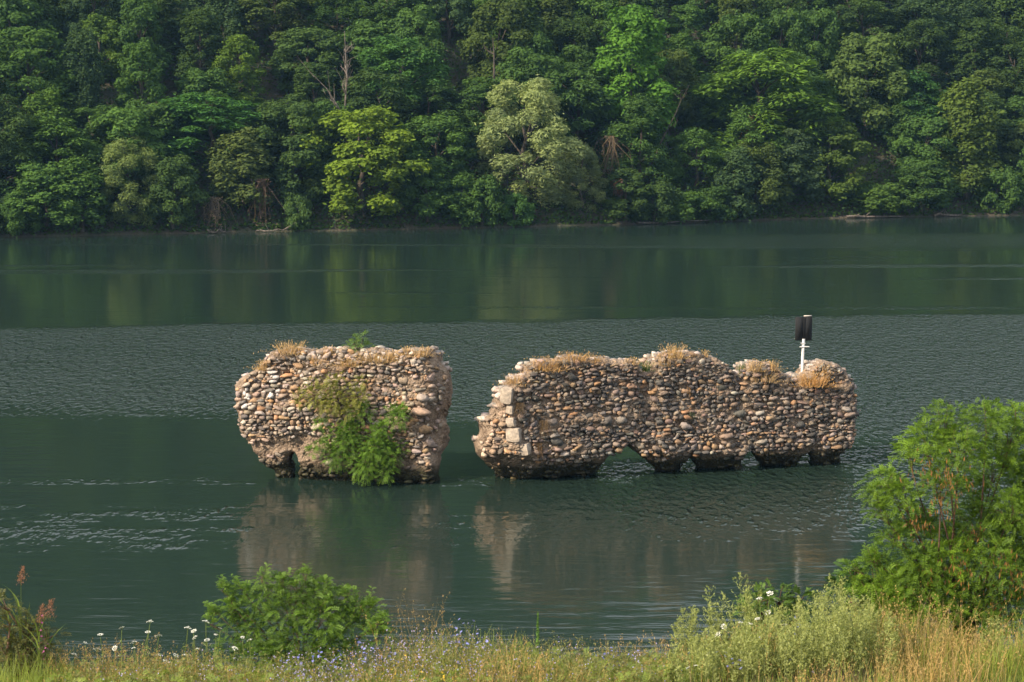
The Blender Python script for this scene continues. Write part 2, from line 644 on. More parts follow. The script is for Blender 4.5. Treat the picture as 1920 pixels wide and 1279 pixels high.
def stone_shape(rng, k, jit):
    g = np.array([(x, y, z) for x in (-1, 0, 1) for y in (-1, 0, 1) for z in (-1, 0, 1) if (x, y, z) != (0, 0, 0)], float)
    idx = {tuple(p.astype(int)): i for i, p in enumerate(g)}
    fs = []
    for ax in range(3):
        for s in (-1, 1):
            a, b = [q for q in range(3) if q != ax]
            for i in (-1, 0):
                for j in (-1, 0):
                    c = []
                    for (di, dj) in ((0, 0), (1, 0), (1, 1), (0, 1)):
                        p = [0, 0, 0]
                        p[ax], p[a], p[b] = s, i + di, j + dj
                        c.append(idx[tuple(p)])
                    flip = (s > 0) == (ax == 1)
                    fs.append(c[::-1] if flip else c)
    v = g / (np.sum(np.abs(g) ** k, 1, keepdims=True) ** (1 / k))
    v = v * (1 + rng.normal(size=v.shape) * jit)
    for _ in range(6):                     # broken faces
        n = unit(rng.normal(size=3) * np.array([1, .8, 1]))
        v = v - n * np.maximum(0, v @ n - rng.uniform(.6, .84))[:, None]
    v = v / np.abs(v).max(0)
    v[:, 0] += v[:, 2] * rng.normal() * .13
    v[:, 2] += v[:, 0] * rng.normal() * .10
    return v, np.array(fs)


STONES = [stone_shape(RNG, k, j) for k, j in [(3.2, .12), (4, .14), (6, .16), (8, .14), (5, .19), (9, .16), (4.5, .18), (3, .13), (2.3, .06), (7, .18), (5.5, .15), (3.6, .17),
                                              (8, .19), (4.2, .13), (6.5, .14), (3.4, .18), (9, .12), (5, .14), (7.5, .2), (2.8, .14)]]
STONE_ME = [new_mesh('stone', v, f, q in (0, 7, 8, 13, 19)) for q, (v, f) in enumerate(STONES)]
for m_ in STONE_ME:
    m_.materials.append(M_STONE)


class Wall:
    def __init__(self, name, origin_px, angle, poly_px, thick, label, ramps, undercut, pal, seed, hole_px=None):
        self.rng = np.random.default_rng(seed)
        self.O = on_water(*origin_px)
        self.ang = angle
        self.d = np.array([math.cos(angle), math.sin(angle), 0])
        self.b = np.array([-math.sin(angle), math.cos(angle), 0])     # away from the camera
        self.root = empty(name, self.O, angle)
        tag(self.root, label, 'stone wall')
        self.thick = thick
        pl = np.array([self.px(*p) for p in poly_px])
        pts = []
        for a, c in zip(pl, np.roll(pl, -1, 0)):
            k = max(1, int(np.hypot(*(c - a)) / .13))
            pts += [a + (c - a) * q / k for q in range(k)]
        pl = np.array(pts)
        w = np.clip(pl[:, 1:] / .4, .2, 1) * .06
        self.poly = pl + w * np.stack([fbm(pl[:, 0] * 3.1, pl[:, 1] * 3.1, 1, 2, seed + 60), fbm(pl[:, 0] * 3.1, pl[:, 1] * 3.1, 5, 2, seed + 61)], 1)
        self.ramps, self.undercut, self.pal, self.seed = ramps, undercut, pal, seed
        self.dom = [self.poly[:, 0].min(), self.poly[:, 0].max(), -.35, self.poly[:, 1].max()]

    def px(self, x, y, off=0.0):          # pixel -> local (X, Z) on the vertical plane at depth off
        d = ray(x, y)
        c = np.array([0, 0, CAMZ])
        k = np.dot(self.O + self.b * off - c, self.b) / np.dot(d, self.b)
        p = c + d * k - self.O
        return np.array([np.dot(p, self.d), p[2]])

    def world(self, X, yb, Z):
        return self.O + self.d * X + self.b * yb + np.array([0, 0, Z])

    def inside(self, X, Z):
        X, Z = np.broadcast_arrays(np.asarray(X, float), np.asarray(Z, float))
        p = self.poly
        q = np.roll(p, -1, 0)
        c = np.zeros(X.shape, bool)
        for (x0, z0), (x1, z1) in zip(p, q):
            if z0 == z1:
                continue
            cr = ((z0 > Z) != (z1 > Z)) & (X < (x1 - x0) * (Z - z0) / (z1 - z0) + x0)
            c ^= cr
        return c

    def dist(self, X, Z, near=False):
        X, Z = np.broadcast_arrays(np.asarray(X, float), np.asarray(Z, float))
        best = np.full(X.shape, 1e9)
        bx, bz = X.copy(), Z.copy()
        p = self.poly
        q = np.roll(p, -1, 0)
        for (x0, z0), (x1, z1) in zip(p, q):
            dx, dz = x1 - x0, z1 - z0
            tt = np.clip(((X - x0) * dx + (Z - z0) * dz) / (dx * dx + dz * dz + 1e-9), 0, 1)
            ax, az = x0 + tt * dx, z0 + tt * dz
            dd = np.hypot(X - ax, Z - az)
            m = dd < best
            best = np.where(m, dd, best)
            bx, bz = np.where(m, ax, bx), np.where(m, az, bz)
        return (best, bx, bz) if near else best

    def yf(self, X, Z):                   # depth of the front surface
        X, Z = np.asarray(X, float), np.asarray(Z, float)
        d = self.dist(X, Z)
        r = .30
        e = np.clip(r - d, 0, r)
        y = (r - np.sqrt(np.maximum(r * r - e * e, 0)))
        y = y + self.ramps(X, Z) + self.undercut(X, Z)
        y = y + .07 * fbm(X * .8, Z * .9, 0, 3, self.seed)
        return np.minimum(y, self.thick - .25)

    def normal(self, X, Z, e=.09):        # local outward normal of the front surface
        gx = (self.yf(X + e, Z) - self.yf(X - e, Z)) / (2 * e)
        gz = (self.yf(X, Z + e) - self.yf(X, Z - e)) / (2 * e)
        n = np.stack([gx, -np.ones_like(gx), gz], -1)
        return unit(n)

    def core(self):
        h = .06
        x0, x1, z0, z1 = self.dom
        xs = np.arange(x0 - h, x1 + 2 * h, h)
        zs = np.arange(z0 - h, z1 + 2 * h, h)
        X, Z = np.meshgrid(xs, zs)
        ins = self.inside(X[:-1, :-1] + h / 2, Z[:-1, :-1] + h / 2)
        d, bx, bz = self.dist(X, Z, True)
        snap = d < h * .75
        Xs, Zs = np.where(snap, bx, X), np.where(snap, bz, Z)
        rough = .10 * fbm(X * 2.2, Z * 4.2, 0, 4, self.seed + 5) + .05 * noise3(X * 8, Z * 11, 0, self.seed + 9)
        Yf = self.yf(Xs, Zs) + .034 + rough * .8 + .032 * fbm(X * 1.1, Z * 1.3, 2, 2, self.seed + 15)
        uc = self.undercut(Xs, Zs)
        tn = math.tan(self.ang)
        Xf, Zf = Xs + uc * tn, Zs - uc * .13 * (Zs > .12)
        Xb = Xs + self.thick * tn * np.clip(1 - Zs / 1.3, 0, 1)
        e = np.clip(.4 - d, 0, .4)
        Yb = self.thick - (.4 - np.sqrt(np.maximum(.16 - e * e, 0))) + .09 * fbm(X * 1.3, Z * 1.3, 4, 3, self.seed + 7)
        Yb = np.maximum(Yb, Yf + .1)
        nz, nx_ = X.shape
        V = np.concatenate([np.stack([Xf, Yf, Zf], -1).reshape(-1, 3), np.stack([Xb, Yb, Zs - np.clip(Zs / 2.5, 0, 1) * .26], -1).reshape(-1, 3)])
        N = nz * nx_
        faces = []
        I = lambda j, i: j * nx_ + i
        for j in range(nz - 1):
            for i in range(nx_ - 1):
                if not ins[j, i]:
                    continue
                a, b, c, dd = I(j, i), I(j, i + 1), I(j + 1, i + 1), I(j + 1, i)
                faces.append((a, b, c, dd))
                faces.append((dd + N, c + N, b + N, a + N))
                if j == 0 or not ins[j - 1, i]: faces.append((b, a, a + N, b + N))
                if j == nz - 2 or not ins[j + 1, i]: faces.append((dd, c, c + N, dd + N))
                if i == 0 or not ins[j, i - 1]: faces.append((a, dd, dd + N, a + N))
                if i == nx_ - 2 or not ins[j, i + 1]: faces.append((c, b, b + N, c + N))
        faces = np.array(faces)
        used = np.unique(faces)
        re = np.full(len(V), -1)
        re[used] = np.arange(len(used))
        obj('rubble_core', new_mesh('rubble_core', V[used], re[faces], True), M_MORTAR, self.root)

    def lay(self, density, blocked, tint):
        """rough courses of fieldstone over the front, then top stones; the 300 largest become parts"""
        rng = self.rng
        S = []                            # X, Z, halfw, halfh, halfd, tilt, kind
        x0, x1, z0, z1 = self.dom
        z = z0
        row = 0
        rects = [list(b) for b in blocked]
        big = []
        for _ in range(int((x1 - x0) * 1.6)):
            X, Z = rng.uniform(x0 + .3, x1 - .3), rng.uniform(.6, z1 - .4)
            w, h = rng.uniform(.16, .29), rng.uniform(.12, .19)
            if all(abs(X - q[0]) > (w + q[2]) * 1.02 or abs(Z - q[1]) > (h + q[3]) * 1.02 for q in rects + big):
                big.append((X, Z, w, h))
        for q in big:
            S.append((q[0], q[1], q[2] * .98, q[3] * .98, rng.normal() * .12, 0))
        occ = np.array([q[:4] for q in rects + big]) if rects + big else np.zeros((0, 4))
        while z < z1 + .1:
            hh = rng.uniform(.07, .185)
            X = x0 - .1 + rng.random() * .2
            while X < x1 + .1:
                w = rng.uniform(.5, 1.3) * (.13 + hh * .85)
                if rng.random() < .2: w *= 1.35
                cx = X + w / 2
                cz = z + hh / 2 + .13 * noise3(cx * .45, row * .12, 0, self.seed + 40) + rng.normal() * .022
                X += w + rng.uniform(.004, .03)
                sc = rng.uniform(.78, 1.3)
                if len(occ):
                    ov = (np.abs(cx - occ[:, 0]) < occ[:, 2] + w * .36) & (np.abs(cz - occ[:, 1]) < occ[:, 3] + hh * .36)
                    if ov.any():
                        continue
                S.append((cx, cz, w * .54, hh * .57 * sc, rng.normal() * .17, 0))
            z += hh * 1.0 + .006
            row += 1
        # chinking pebbles
        for _ in range(int(700 * (x1 - x0) / 7)):
            S.append((rng.uniform(x0, x1), rng.uniform(.3, z1), rng.uniform(.03, .085), rng.uniform(.025, .06), rng.normal() * .4, 1))
        S = np.array(S)
        X, Z = S[:, 0], S[:, 1]
        keep = self.inside(X, Z)
        dm = self.dist(X, Z)
        keep &= (dm > np.minimum(.09, S[:, 3])) & (Z > -.25)
        keep &= (rng.random(len(S)) < density(X, Z)) | ((S[:, 5] == 1) & (rng.random(len(S)) < .35 + .65 * (density(X, Z) > .5)))
        S = S[keep]
        X, Z = S[:, 0], S[:, 1]
        nrm = self.normal(X, Z)
        yf = self.yf(X, Z)
        ucs = self.undercut(X, Z)
        recs = []
        for q in range(len(S)):
            n = nrm[q]
            hw, hh = S[q, 2], S[q, 3]
            hd = min(.17, (hw + hh) * .5) * rng.uniform(.8, 1.1)
            out = rng.uniform(-.02, .065)
            p = np.array([X[q] + ucs[q] * math.tan(self.ang), yf[q], Z[q] - ucs[q] * .13]) + n * (out - hd * .62 + .02)
            recs.append((p, n, hw, hd, hh, S[q, 4], S[q, 5], X[q], Z[q]))
        # stones over the ragged top, several across the thickness
        tops = []
        xt = np.arange(x0 + .1, x1 - .1, .13)
        zg = np.linspace(0, z1 + .1, 90)
        for xx in xt:
            m = self.inside(np.full(90, xx), zg)
            if not m.any():
                continue
            zt = zg[m].max()
            ya = self.yf(np.array([xx]), np.array([zt - .04]))[0]
            for k in range(4):
                yb = rng.uniform(ya + .1, self.thick - .1)
                hw = rng.uniform(.09, .2)
                hh = rng.uniform(.05, .1)
                p = np.array([xx + rng.normal() * .05, yb, zt - .01 - hh * .3 - (yb - ya) * .16 + rng.normal() * .025])
                recs.append((p, np.array([0, -.25, 1.0]) / 1.031, hw, hh, hw * .8, rng.uniform(-.4, .4), 2, xx, zt))
        # order by size in the picture
        def area(r):
            facing = max(.15, -r[1][1])
            return r[2] * r[4] * facing * (0.5 if r[6] == 2 else 1)
        recs.sort(key=area, reverse=True)
        SV, SF, SCo, nn = [], [], [], 0
        for q, (p, n, hw, hd, hh, tilt, kind, xx, zz) in enumerate(recs):
            if kind == 2:
                ex = unit(np.array([1, 0, rng.normal() * .15]))
            else:
                ex = np.array([1.0, 0, 0])
            ey = -n
            ex = unit(ex - ey * np.dot(ex, ey))
            ez = np.cross(ex, ey)
            c, s = math.cos(tilt), math.sin(tilt)
            ex, ez = ex * c + ez * s, ez * c - ex * s
            M = np.stack([ex, ey, ez], 1)
            mi = rng.integers(len(STONES))
            colr = tint(xx, zz, kind, rng)
            if q < 300:
                o = bpy.data.objects.new('stone', STONE_ME[mi])
                link(o)
                o.parent = self.root
                o.location = p
                o.rotation_euler = Matrix(M.tolist()).to_euler()
                o.scale = (hw, hd, hh)
                o.color = (*colr, 1)
            else:
                v = (STONES[mi][0] * np.array([hw, hd, hh])) @ M.T + p
                SV.append(v)
                SF.append(STONES[mi][1] + nn)
                SCo.append(np.tile(colr, (len(v), 1)))
                nn += len(v)
        o = obj('rubble_stones', new_mesh('rubble_stones', np.concatenate(SV), np.concatenate(SF), True, None, np.concatenate(SCo)), M_STONE2, self.root)
        o['kind'] = 'stuff'


def pick(rng, pal):
    w = np.array([p[0] for p in pal])
    c = np.array(pal[rng.choice(len(pal), p=w / w.sum())][1:])
    c = c * rng.uniform(.76, 1.25) * (1 + rng.normal(size=3) * .03)
    c = c * .86 + c.mean() * .14 * np.array([1.15, 1.0, .88])
    return np.clip(c, .01, .85)


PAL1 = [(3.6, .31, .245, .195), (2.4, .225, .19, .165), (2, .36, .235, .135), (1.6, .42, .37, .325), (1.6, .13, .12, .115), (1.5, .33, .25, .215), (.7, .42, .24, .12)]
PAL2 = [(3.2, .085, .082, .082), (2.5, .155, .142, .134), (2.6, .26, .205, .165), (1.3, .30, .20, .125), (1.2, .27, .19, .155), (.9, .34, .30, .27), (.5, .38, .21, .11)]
PALTOP = [(2, .44, .39, .36), (2, .33, .29, .27), (2, .21, .195, .185), (1.6, .36, .28, .24)]

poly1 = [(509, 925), (508, 886), (497, 880), (488, 871), (481, 863), (469, 848), (459, 827), (448, 812), (442, 791), (434, 765), (438, 750),
         (437, 734), (432, 725), (448, 711), (459, 704), (481, 693), (490, 675), (505, 662), (528, 658), (554, 656), (585, 655), (616, 654),
         (647, 654), (678, 658), (701, 655), (742, 659), (773, 654), (815, 656), (830, 670), (839, 688), (848, 703), (851, 724), (847, 747),
         (844, 765), (838, 786), (843, 806), (844, 832), (839, 853), (833, 879), (835, 904), (835, 925),
         (552, 925), (553, 891), (562, 881), (560, 868), (549, 852), (536, 860), (533, 871), (540, 884), (546, 893), (546, 925)]
poly2 = [(923, 930), (922, 893), (910, 884), (893, 861), (892, 838), (902, 812), (902, 794), (919, 780), (926, 760), (932, 736), (948, 724),
         (957, 715), (971, 706), (994, 695), (1000, 679), (1044, 676), (1078, 668), (1116, 674), (1159, 673), (1200, 677), (1207, 692), (1214, 703),
         (1224, 702), (1234, 680), (1243, 664), (1278, 661), (1316, 662), (1327, 668), (1350, 673), (1371, 688), (1384, 706), (1402, 694),
         (1417, 682), (1452, 682), (1466, 696), (1486, 709), (1503, 719), (1516, 705), (1527, 688), (1544, 676), (1559, 680), (1579, 685),
         (1592, 697), (1601, 714), (1609, 739), (1614, 768), (1609, 803), (1608, 826), (1596, 843), (1585, 855), (1586, 867), (1586, 890),
         (1531, 890), (1530, 866), (1526, 853), (1515, 857), (1506, 868), (1506, 890), (1437, 894), (1437, 874), (1426, 864), (1414, 846),
         (1407, 850), (1397, 877), (1396, 897), (1315, 900), (1314, 880), (1308, 870), (1300, 862), (1289, 872), (1279, 884), (1279, 903),
         (1237, 905), (1236, 884), (1229, 878), (1217, 867), (1201, 852), (1179, 838), (1156, 858), (1138, 872), (1120, 893), (1120, 915)]

poly1 = [(x - 17 * min(1, max(0, (x - 770) / 60)), y) for x, y in poly1]
poly2 = [(x + 15 * min(1, max(0, (975 - x) / 40)), y) for x, y in poly2]
W1 = Wall('ruined_wall', (680, 906), R(-9), poly1, 1.7, 'shorter ruined fieldstone wall in the river with green shrubs on its face', None, None, PAL1, 101)
W2 = Wall('ruined_wall', (1100, 903), R(15), poly2, 1.7, 'longer ruined fieldstone wall in the river with arched gaps and a sign post', None, None, PAL2, 202)
c1 = W1.px(796, 780)[0]
W1.ramps = lambda X, Z: np.clip(X - c1 - .12 * np.sin(Z * 2.3), 0, 2) * .95
W1.undercut = lambda X, Z: np.clip(.55 - Z, 0, 1) * .55 + np.clip(W1.px(600, 800)[0] - X, 0, 9) * np.clip(1.6 - Z, 0, 2) * .06
ca, cb = W2.px(952, 735), W2.px(984, 900)
corner2 = lambda Z: ca[0] + (cb[0] - ca[0]) * np.clip((Z - ca[1]) / (cb[1] - ca[1]), -.2, 1.2)
cr_a, cr_b, cr_c = W2.px(1218, 760)[0], W2.px(1388, 760)[0], W2.px(1497, 760)[0]
W2.ramps = lambda X, Z: np.clip(corner2(Z) - X, 0, 3) * .55 + np.clip((Z - .6) / 2.2, 0, 1) * (.15 * np.exp(-((X - cr_a) / .32) ** 2) + .13 * np.exp(-((X - cr_b) / .3) ** 2) + .12 * np.exp(-((X - cr_c) / .3) ** 2))
W2.undercut = lambda X, Z: np.clip(.95 - .25 * np.clip(X / 6, -1, 1) - Z, 0, 1) * .95
for W in (W1, W2):
    W.core()

z1a = W1.px(640, 800)[1]


def dens1(X, Z):
    u = (X - W1.dom[0])
    p = np.where(Z < np.where(X < W1.px(640, 800)[0], 1.5, .9) + .2 * np.sin(X * 2.1), .16, 1.0)
    p = np.where((X > c1 + .15) & (Z < 1.9), .42, p)
    p = np.where((X > c1 + .25) & (Z > 1.9), .7, p)
    return np.where(Z < .35, .55, p)


def dens2(X, Z):
    p = np.where(Z < .74 - .12 * np.clip(X / 6, -1, 1) + .14 * np.sin(X * 1.7), .16, 1.0)
    return np.where(Z < .25, .35, p)


streaks = [(W1.px(512, 715)[0], 1.35, W1.px(512, 693)[1], W1.px(512, 745)[1]), (W1.px(461, 740)[0], 1.0, W1.px(461, 725)[1], W1.px(461, 770)[1])]


def tint1(X, Z, kind, rng):
    if kind == 2:
        return pick(rng, PALTOP)
    for sx, w, za, zb in streaks:
        if abs(X - sx) < .13 * w and zb < Z < za and rng.random() < .8:
            return np.array([.56, .53, .52]) * rng.uniform(.85, 1.1)
    if Z > 4.1 and rng.random() < .5:
        return pick(rng, PALTOP)
    if kind == 1 and Z < 1.6:
        return np.array([.27, .21, .165]) * rng.uniform(.7, 1.2)
    return pick(rng, PAL1)


def tint2(X, Z, kind, rng):
    if kind == 2:
        return pick(rng, PALTOP)
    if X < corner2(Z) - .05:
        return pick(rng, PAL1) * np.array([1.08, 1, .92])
    if Z < 1.5 and rng.random() < .5:
        return pick(rng, PAL1) * .85
    return pick(rng, PAL2) * .88


blocks2 = []
BL = [(955, 742, 22, 30), (962, 768, 13, 16), (964, 792, 16, 18), (967, 816, 26, 27), (985, 842, 24, 23)]
for bx, by, bw, bh in BL:
    p = W2.px(bx, by)
    blocks2.append((p[0], p[1], bw / 55 / 2, bh / 55 / 2))
W1.lay(dens1, [(W1.px(795, 772)[0], W1.px(795, 772)[1], .37, .16), (W1.px(777, 745)[0], W1.px(777, 745)[1], .24, .16)], tint1)
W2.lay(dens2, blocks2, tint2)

# the two big cobbles on the shorter wall
for (bx, by, hw, hh, cc) in ((790, 772, .37, .155, (.36, .26, .20)), (793, 746, .24, .15, (.34, .29, .26))):
    p = W1.px(bx, by)
    o = obj('stone', STONE_ME[8], None, W1.root, cc)
    o.location = (p[0], float(W1.yf(p[0], p[1])) - .06, p[1])
    o.scale = (hw, .2, hh)


# dressed corner blocks on the longer wall
def block_mesh(w, d, h, rng):
    n = 5
    V, Fq = [], []
    g = np.linspace(-1, 1, n)
    k = 0
    for ax in range(3):
        for s in (-1, 1):
            a, b = [q for q in range(3) if q != ax]
            A, B = np.meshgrid(g, g)
            p = np.zeros((n * n, 3))
            p[:, ax], p[:, a], p[:, b] = s, A.ravel(), B.ravel()
            p = p / (np.sum(np.abs(p) ** 8, 1, keepdims=True) ** (1 / 8))
            V.append(p)
            for i in range(n - 1):
                for j in range(n - 1):
                    q = [k + i * n + j, k + i * n + j + 1, k + (i + 1) * n + j + 1, k + (i + 1) * n + j]
                    Fq.append(q if (s > 0) != (ax == 1) else q[::-1])
            k += n * n
    V = np.concatenate(V) * np.array([w, d, h]) / 2
    V = V + .035 * np.stack([noise3(V[:, 0] * 7, V[:, 1] * 7, V[:, 2] * 7, s) for s in (int(rng.integers(999)), int(rng.integers(999)), int(rng.integers(999)))], 1)
    return new_mesh('corner_block', V, np.array(Fq), False)


rb = np.random.default_rng(5)
for q, (bx, by, bw, bh) in enumerate(BL):
    p = W2.px(bx, by)
    me = block_mesh(bw / 55 * 1.05, .55, bh / 55 * 1.0, rb)
    o = obj('corner_block', me, M_STONE, W2.root, np.array((.40, .345, .29)) * rb.uniform(.9, 1.05))
    o.location = (p[0], float(W2.yf(p[0], p[1])) + .17, p[1])
    o.rotation_euler = (rb.normal() * .05, rb.normal() * .06, -.62 + rb.normal() * .08)

# ------------------------------------------------------------------ navigation sign on the longer wall
sx, sz = W2.px(1503, 716, .75)
root = empty('navigation_sign', W2.world(sx, .75, sz - .5), W2.ang)
tag(root, 'black two-board sign on a white post standing on the longer wall', 'sign')
M_WHITE = plain_mat('white_post_paint', (.62, .63, .63), .45, .08, 12)
M_BLACK = plain_mat('black_board_back', (.006, .007, .009), .9, .2, 10)
M_RIM = plain_mat('pale_board_edge', (.55, .5, .44), .6, .1, 10)
H = .5 + (716 - 592) / 53.5
b = MB()
b.add(*tube([(0, 0, 0), (.02, 0, H * .5), (.045, 0, H - .78)], [.055, .052, .05], 12))
obj('post', b.mesh('post', True), M_WHITE, root)


def box(b, c, s, rz=0):
    x, y, z = np.array(s) / 2
    v = np.array([(-x, -y, -z), (x, -y, -z), (x, y, -z), (-x, y, -z), (-x, -y, z), (x, -y, z), (x, y, z), (-x, y, z)])
    ca_, sa_ = math.cos(rz), math.sin(rz)
    v = v @ np.array([[ca_, sa_, 0], [-sa_, ca_, 0], [0, 0, 1]]) + np.array(c)
    b.add(v, [(0, 3, 2, 1), (4, 5, 6, 7), (0, 1, 5, 4), (1, 2, 6, 5), (2, 3, 7, 6), (3, 0, 4, 7)])


for sgn in (-1, 1):
    b = MB()
    box(b, (.05 + sgn * .155, -.02 + .06, H - .42), (.318, .03, .84 + (.03 if sgn > 0 else 0)), sgn * .015)
    pn = obj('board', b.mesh('board'), M_BLACK, root)
    b = MB()
    box(b, (.05 + sgn * .155, .035 + .03, H - .42 + (.02 if sgn > 0 else 0)), (.30, .02, .83 + (.05 if sgn > 0 else 0)), sgn * .015)
    obj('face_plate', b.mesh('face_plate'), M_RIM, pn)
b = MB()
box(b, (.05, .015, H - .42), (.03, .02, .80))
obj('spine', b.mesh('spine'), M_BLACK, root)
for k, (zz, wl, off) in enumerate(((H - 1.06, .36, .06), (H - .93, .18, 0))):
    b = MB()
    b.add(*tube([(off - wl / 2, -.04, zz), (off, -.045, zz), (off + wl / 2, -.04, zz - .01)], .02 if k == 0 else .014, 8))
    obj('step_rung', b.mesh('step_rung', True), M_WHITE, root)

# ------------------------------------------------------------------ plants on the walls
C_DRY = (.50, .37, .25)


def tuft(W, px, py, wpx, hpx, label, colr=C_DRY, n=130, name='dry_grass_tuft', off=0.0, cat='grass tuft', group=None, hang=False):
    rng = np.random.default_rng(int(px * 7 + py))
    n = n // 2 if hang else int(n * 1.4)
    X, Z = W.px(px, py, off)
    yb = float(W.yf(X, Z)) if off == 0 else off
    X, Z = W.px(px, py, yb)
    p0 = W.world(X, yb, Z)
    sc = 1 / 55
    ang = rng.random(n) * 2 * np.pi
    rr = np.sqrt(rng.random(n)) * wpx * sc * .5
    base = np.stack([rr * np.cos(ang), rr * np.sin(ang) * .6, -.03 - rng.random(n) * .05], 1)
    lean = base * rng.uniform(.2, .9, (n, 1)) + rng.normal(size=(n, 3)) * .06
    lean[:, 2] = 0
    hh = hpx * sc * rng.uniform(.5, 1.15, n) * (1 if hang else 1.25)
    if not hang:                          # ragged low fringe creeping out of the joints
        w_ = rng.random(n) < .45
        base[w_, :2] *= rng.uniform(1.1, 1.9, (w_.sum(), 1))
        lean[w_] *= 2.2
        hh[w_] *= rng.uniform(.15, .5, w_.sum())
        base[w_, 2] -= .03
    if hang:
        base[:, 1] = -.04 - rng.random(n) * .06
        hh = -hh
        lean[:, 1] = -np.abs(lean[:, 1])
    b = MB()
    b.add(*blades(base, hh, lean, rng.uniform(.009, .02, n) * (.7 if hang else 1), rng))
    k = n // 2
    if not hang:
        tip = base[:k] + lean[:k] + np.array([0, 0, .85]) * hh[:k, None]
        b.add(*cards(tip, rng.normal(size=(k, 3)), .07, .022, rng, np.array([0, 0, 1.0]) + rng.normal(size=(k, 3)) * .3), .8)
    o = obj(name, b.mesh(name), M_GRASS, None, colr)
    o.location = p0
    tag(o, label, cat, group)
    return o


S1, S2 = 'on top of the shorter wall', 'on top of the longer wall'
GT = 'dry grass growing on the ruined walls'
tuft(W1, 545, 659, 46, 19, 'straw coloured round grass clump at the high left ' + S1[3:], group=GT, n=260)
tuft(W1, 494, 690, 20, 18, 'small dry grass tuft on the stepped left shoulder of the shorter wall', group=GT)
tuft(W1, 595, 681, 24, 18, 'dry grass patch among stones below the top of the shorter wall', group=GT, n=100)
tuft(W1, 618, 660, 16, 12, 'tiny dry tuft left of the green sapling ' + S1, group=GT, n=70)
tuft(W1, 655, 682, 42, 15, 'dry grass mat in front of the green sapling ' + S1, group=GT, n=240)
tuft(W1, 706, 673, 60, 15, 'widest dry grass mat ' + S1 + ', right of the sapling', group=GT, n=330)
tuft(W1, 738, 672, 26, 15, 'dry grass clump closing the wide grass mat ' + S1, group=GT, n=130)
tuft(W1, 762, 661, 14, 13, 'narrow dry tuft near the right end ' + S1[3:], group=GT, n=70)
tuft(W1, 790, 663, 32, 15, 'dry grass fringe at the right end ' + S1[3:], group=GT, n=150)
tuft(W2, 1024, 690, 46, 20, 'orange dry grass mat at the left top of the longer wall', (.46, .31, .18), group=GT, n=280)
tuft(W2, 968, 716, 34, 16, 'dry grass on the sloping left shoulder of the longer wall', (.43, .30, .18), group=GT, n=150)
tuft(W2, 1075, 673, 50, 14, 'low russet grass strip along the left half of the longer wall top', (.43, .29, .17), group=GT, n=220)
tuft(W2, 1112, 677, 26, 12, 'small russet tuft midway along the flat left top of the longer wall', (.43, .29, .17), group=GT, n=90)
tuft(W2, 1186, 680, 24, 11, 'small dry tuft beside the notch in the longer wall', group=GT, n=90)
tuft(W2, 1262, 667, 36, 22, 'tall straw tuft on the highest hump of the longer wall', group=GT, n=220)
tuft(W2, 1248, 682, 22, 20, 'dry grass hanging on the left side of the highest hump', group=GT, n=90)
tuft(W2, 1322, 666, 10, 12, 'single narrow straw tuft at the right of the highest hump', group=GT, n=50)
tuft(W2, 1418, 692, 26, 18, 'left one of two straw tufts on the low hump beside the sign', group=GT, n=140)
tuft(W2, 1448, 690, 22, 17, 'right one of two straw tufts on the low hump beside the sign', group=GT, n=120)
tuft(W2, 1432, 712, 50, 18, 'dry grass ledge below the low hump on the longer wall', (.44, .33, .23), group=GT, n=170)
tuft(W2, 1526, 720, 50, 24, 'bright orange dry grass mound right of the sign post foot', (.58, .38, .21), group=GT, n=420)
tuft(W2, 1546, 696, 20, 16, 'dry tuft on the rounded right end of the longer wall', group=GT, n=90)
tuft(W2, 975, 752, 16, 32, 'upper brown dead grass hanging down beside the corner blocks', (.17, .125, .085), 110, 'hanging_dry_grass', group=GT, hang=True)
tuft(W2, 1022, 785, 22, 40, 'brown dead grass hanging in the middle of the longer wall face', (.17, .125, .085), 130, 'hanging_dry_grass', group=GT, hang=True)
tuft(W2, 1010, 828, 14, 38, 'lowest brown dead grass hanging near the foot of the longer wall', (.18, .12, .075), 100, 'hanging_dry_grass', group=GT, hang=True)
tuft(W2, 1292, 722, 10, 26, 'thin dead roots hanging from the highest hump', (.22, .14, .08), 50, 'hanging_dry_grass', group=GT, hang=True)
tuft(W2, 1211, 692, 16, 16, 'green weed in the notch of the longer wall', (.10, .17, .05), 90, 'green_weed', cat='weed')
tuft(W2, 1393, 702, 22, 24, 'grey green weed left of the low hump on the longer wall', (.11, .16, .07), 130, 'green_weed', cat='weed')
tuft(W2, 1296, 768, 12, 20, 'dark green weed on the middle face of the longer wall', (.05, .09, .03), 60, 'green_weed', cat='weed', hang=True)
tuft(W2, 1130, 896, 24, 16, 'small green weed in the mouth of the largest arch', (.06, .13, .04), 90, 'green_weed', cat='weed')


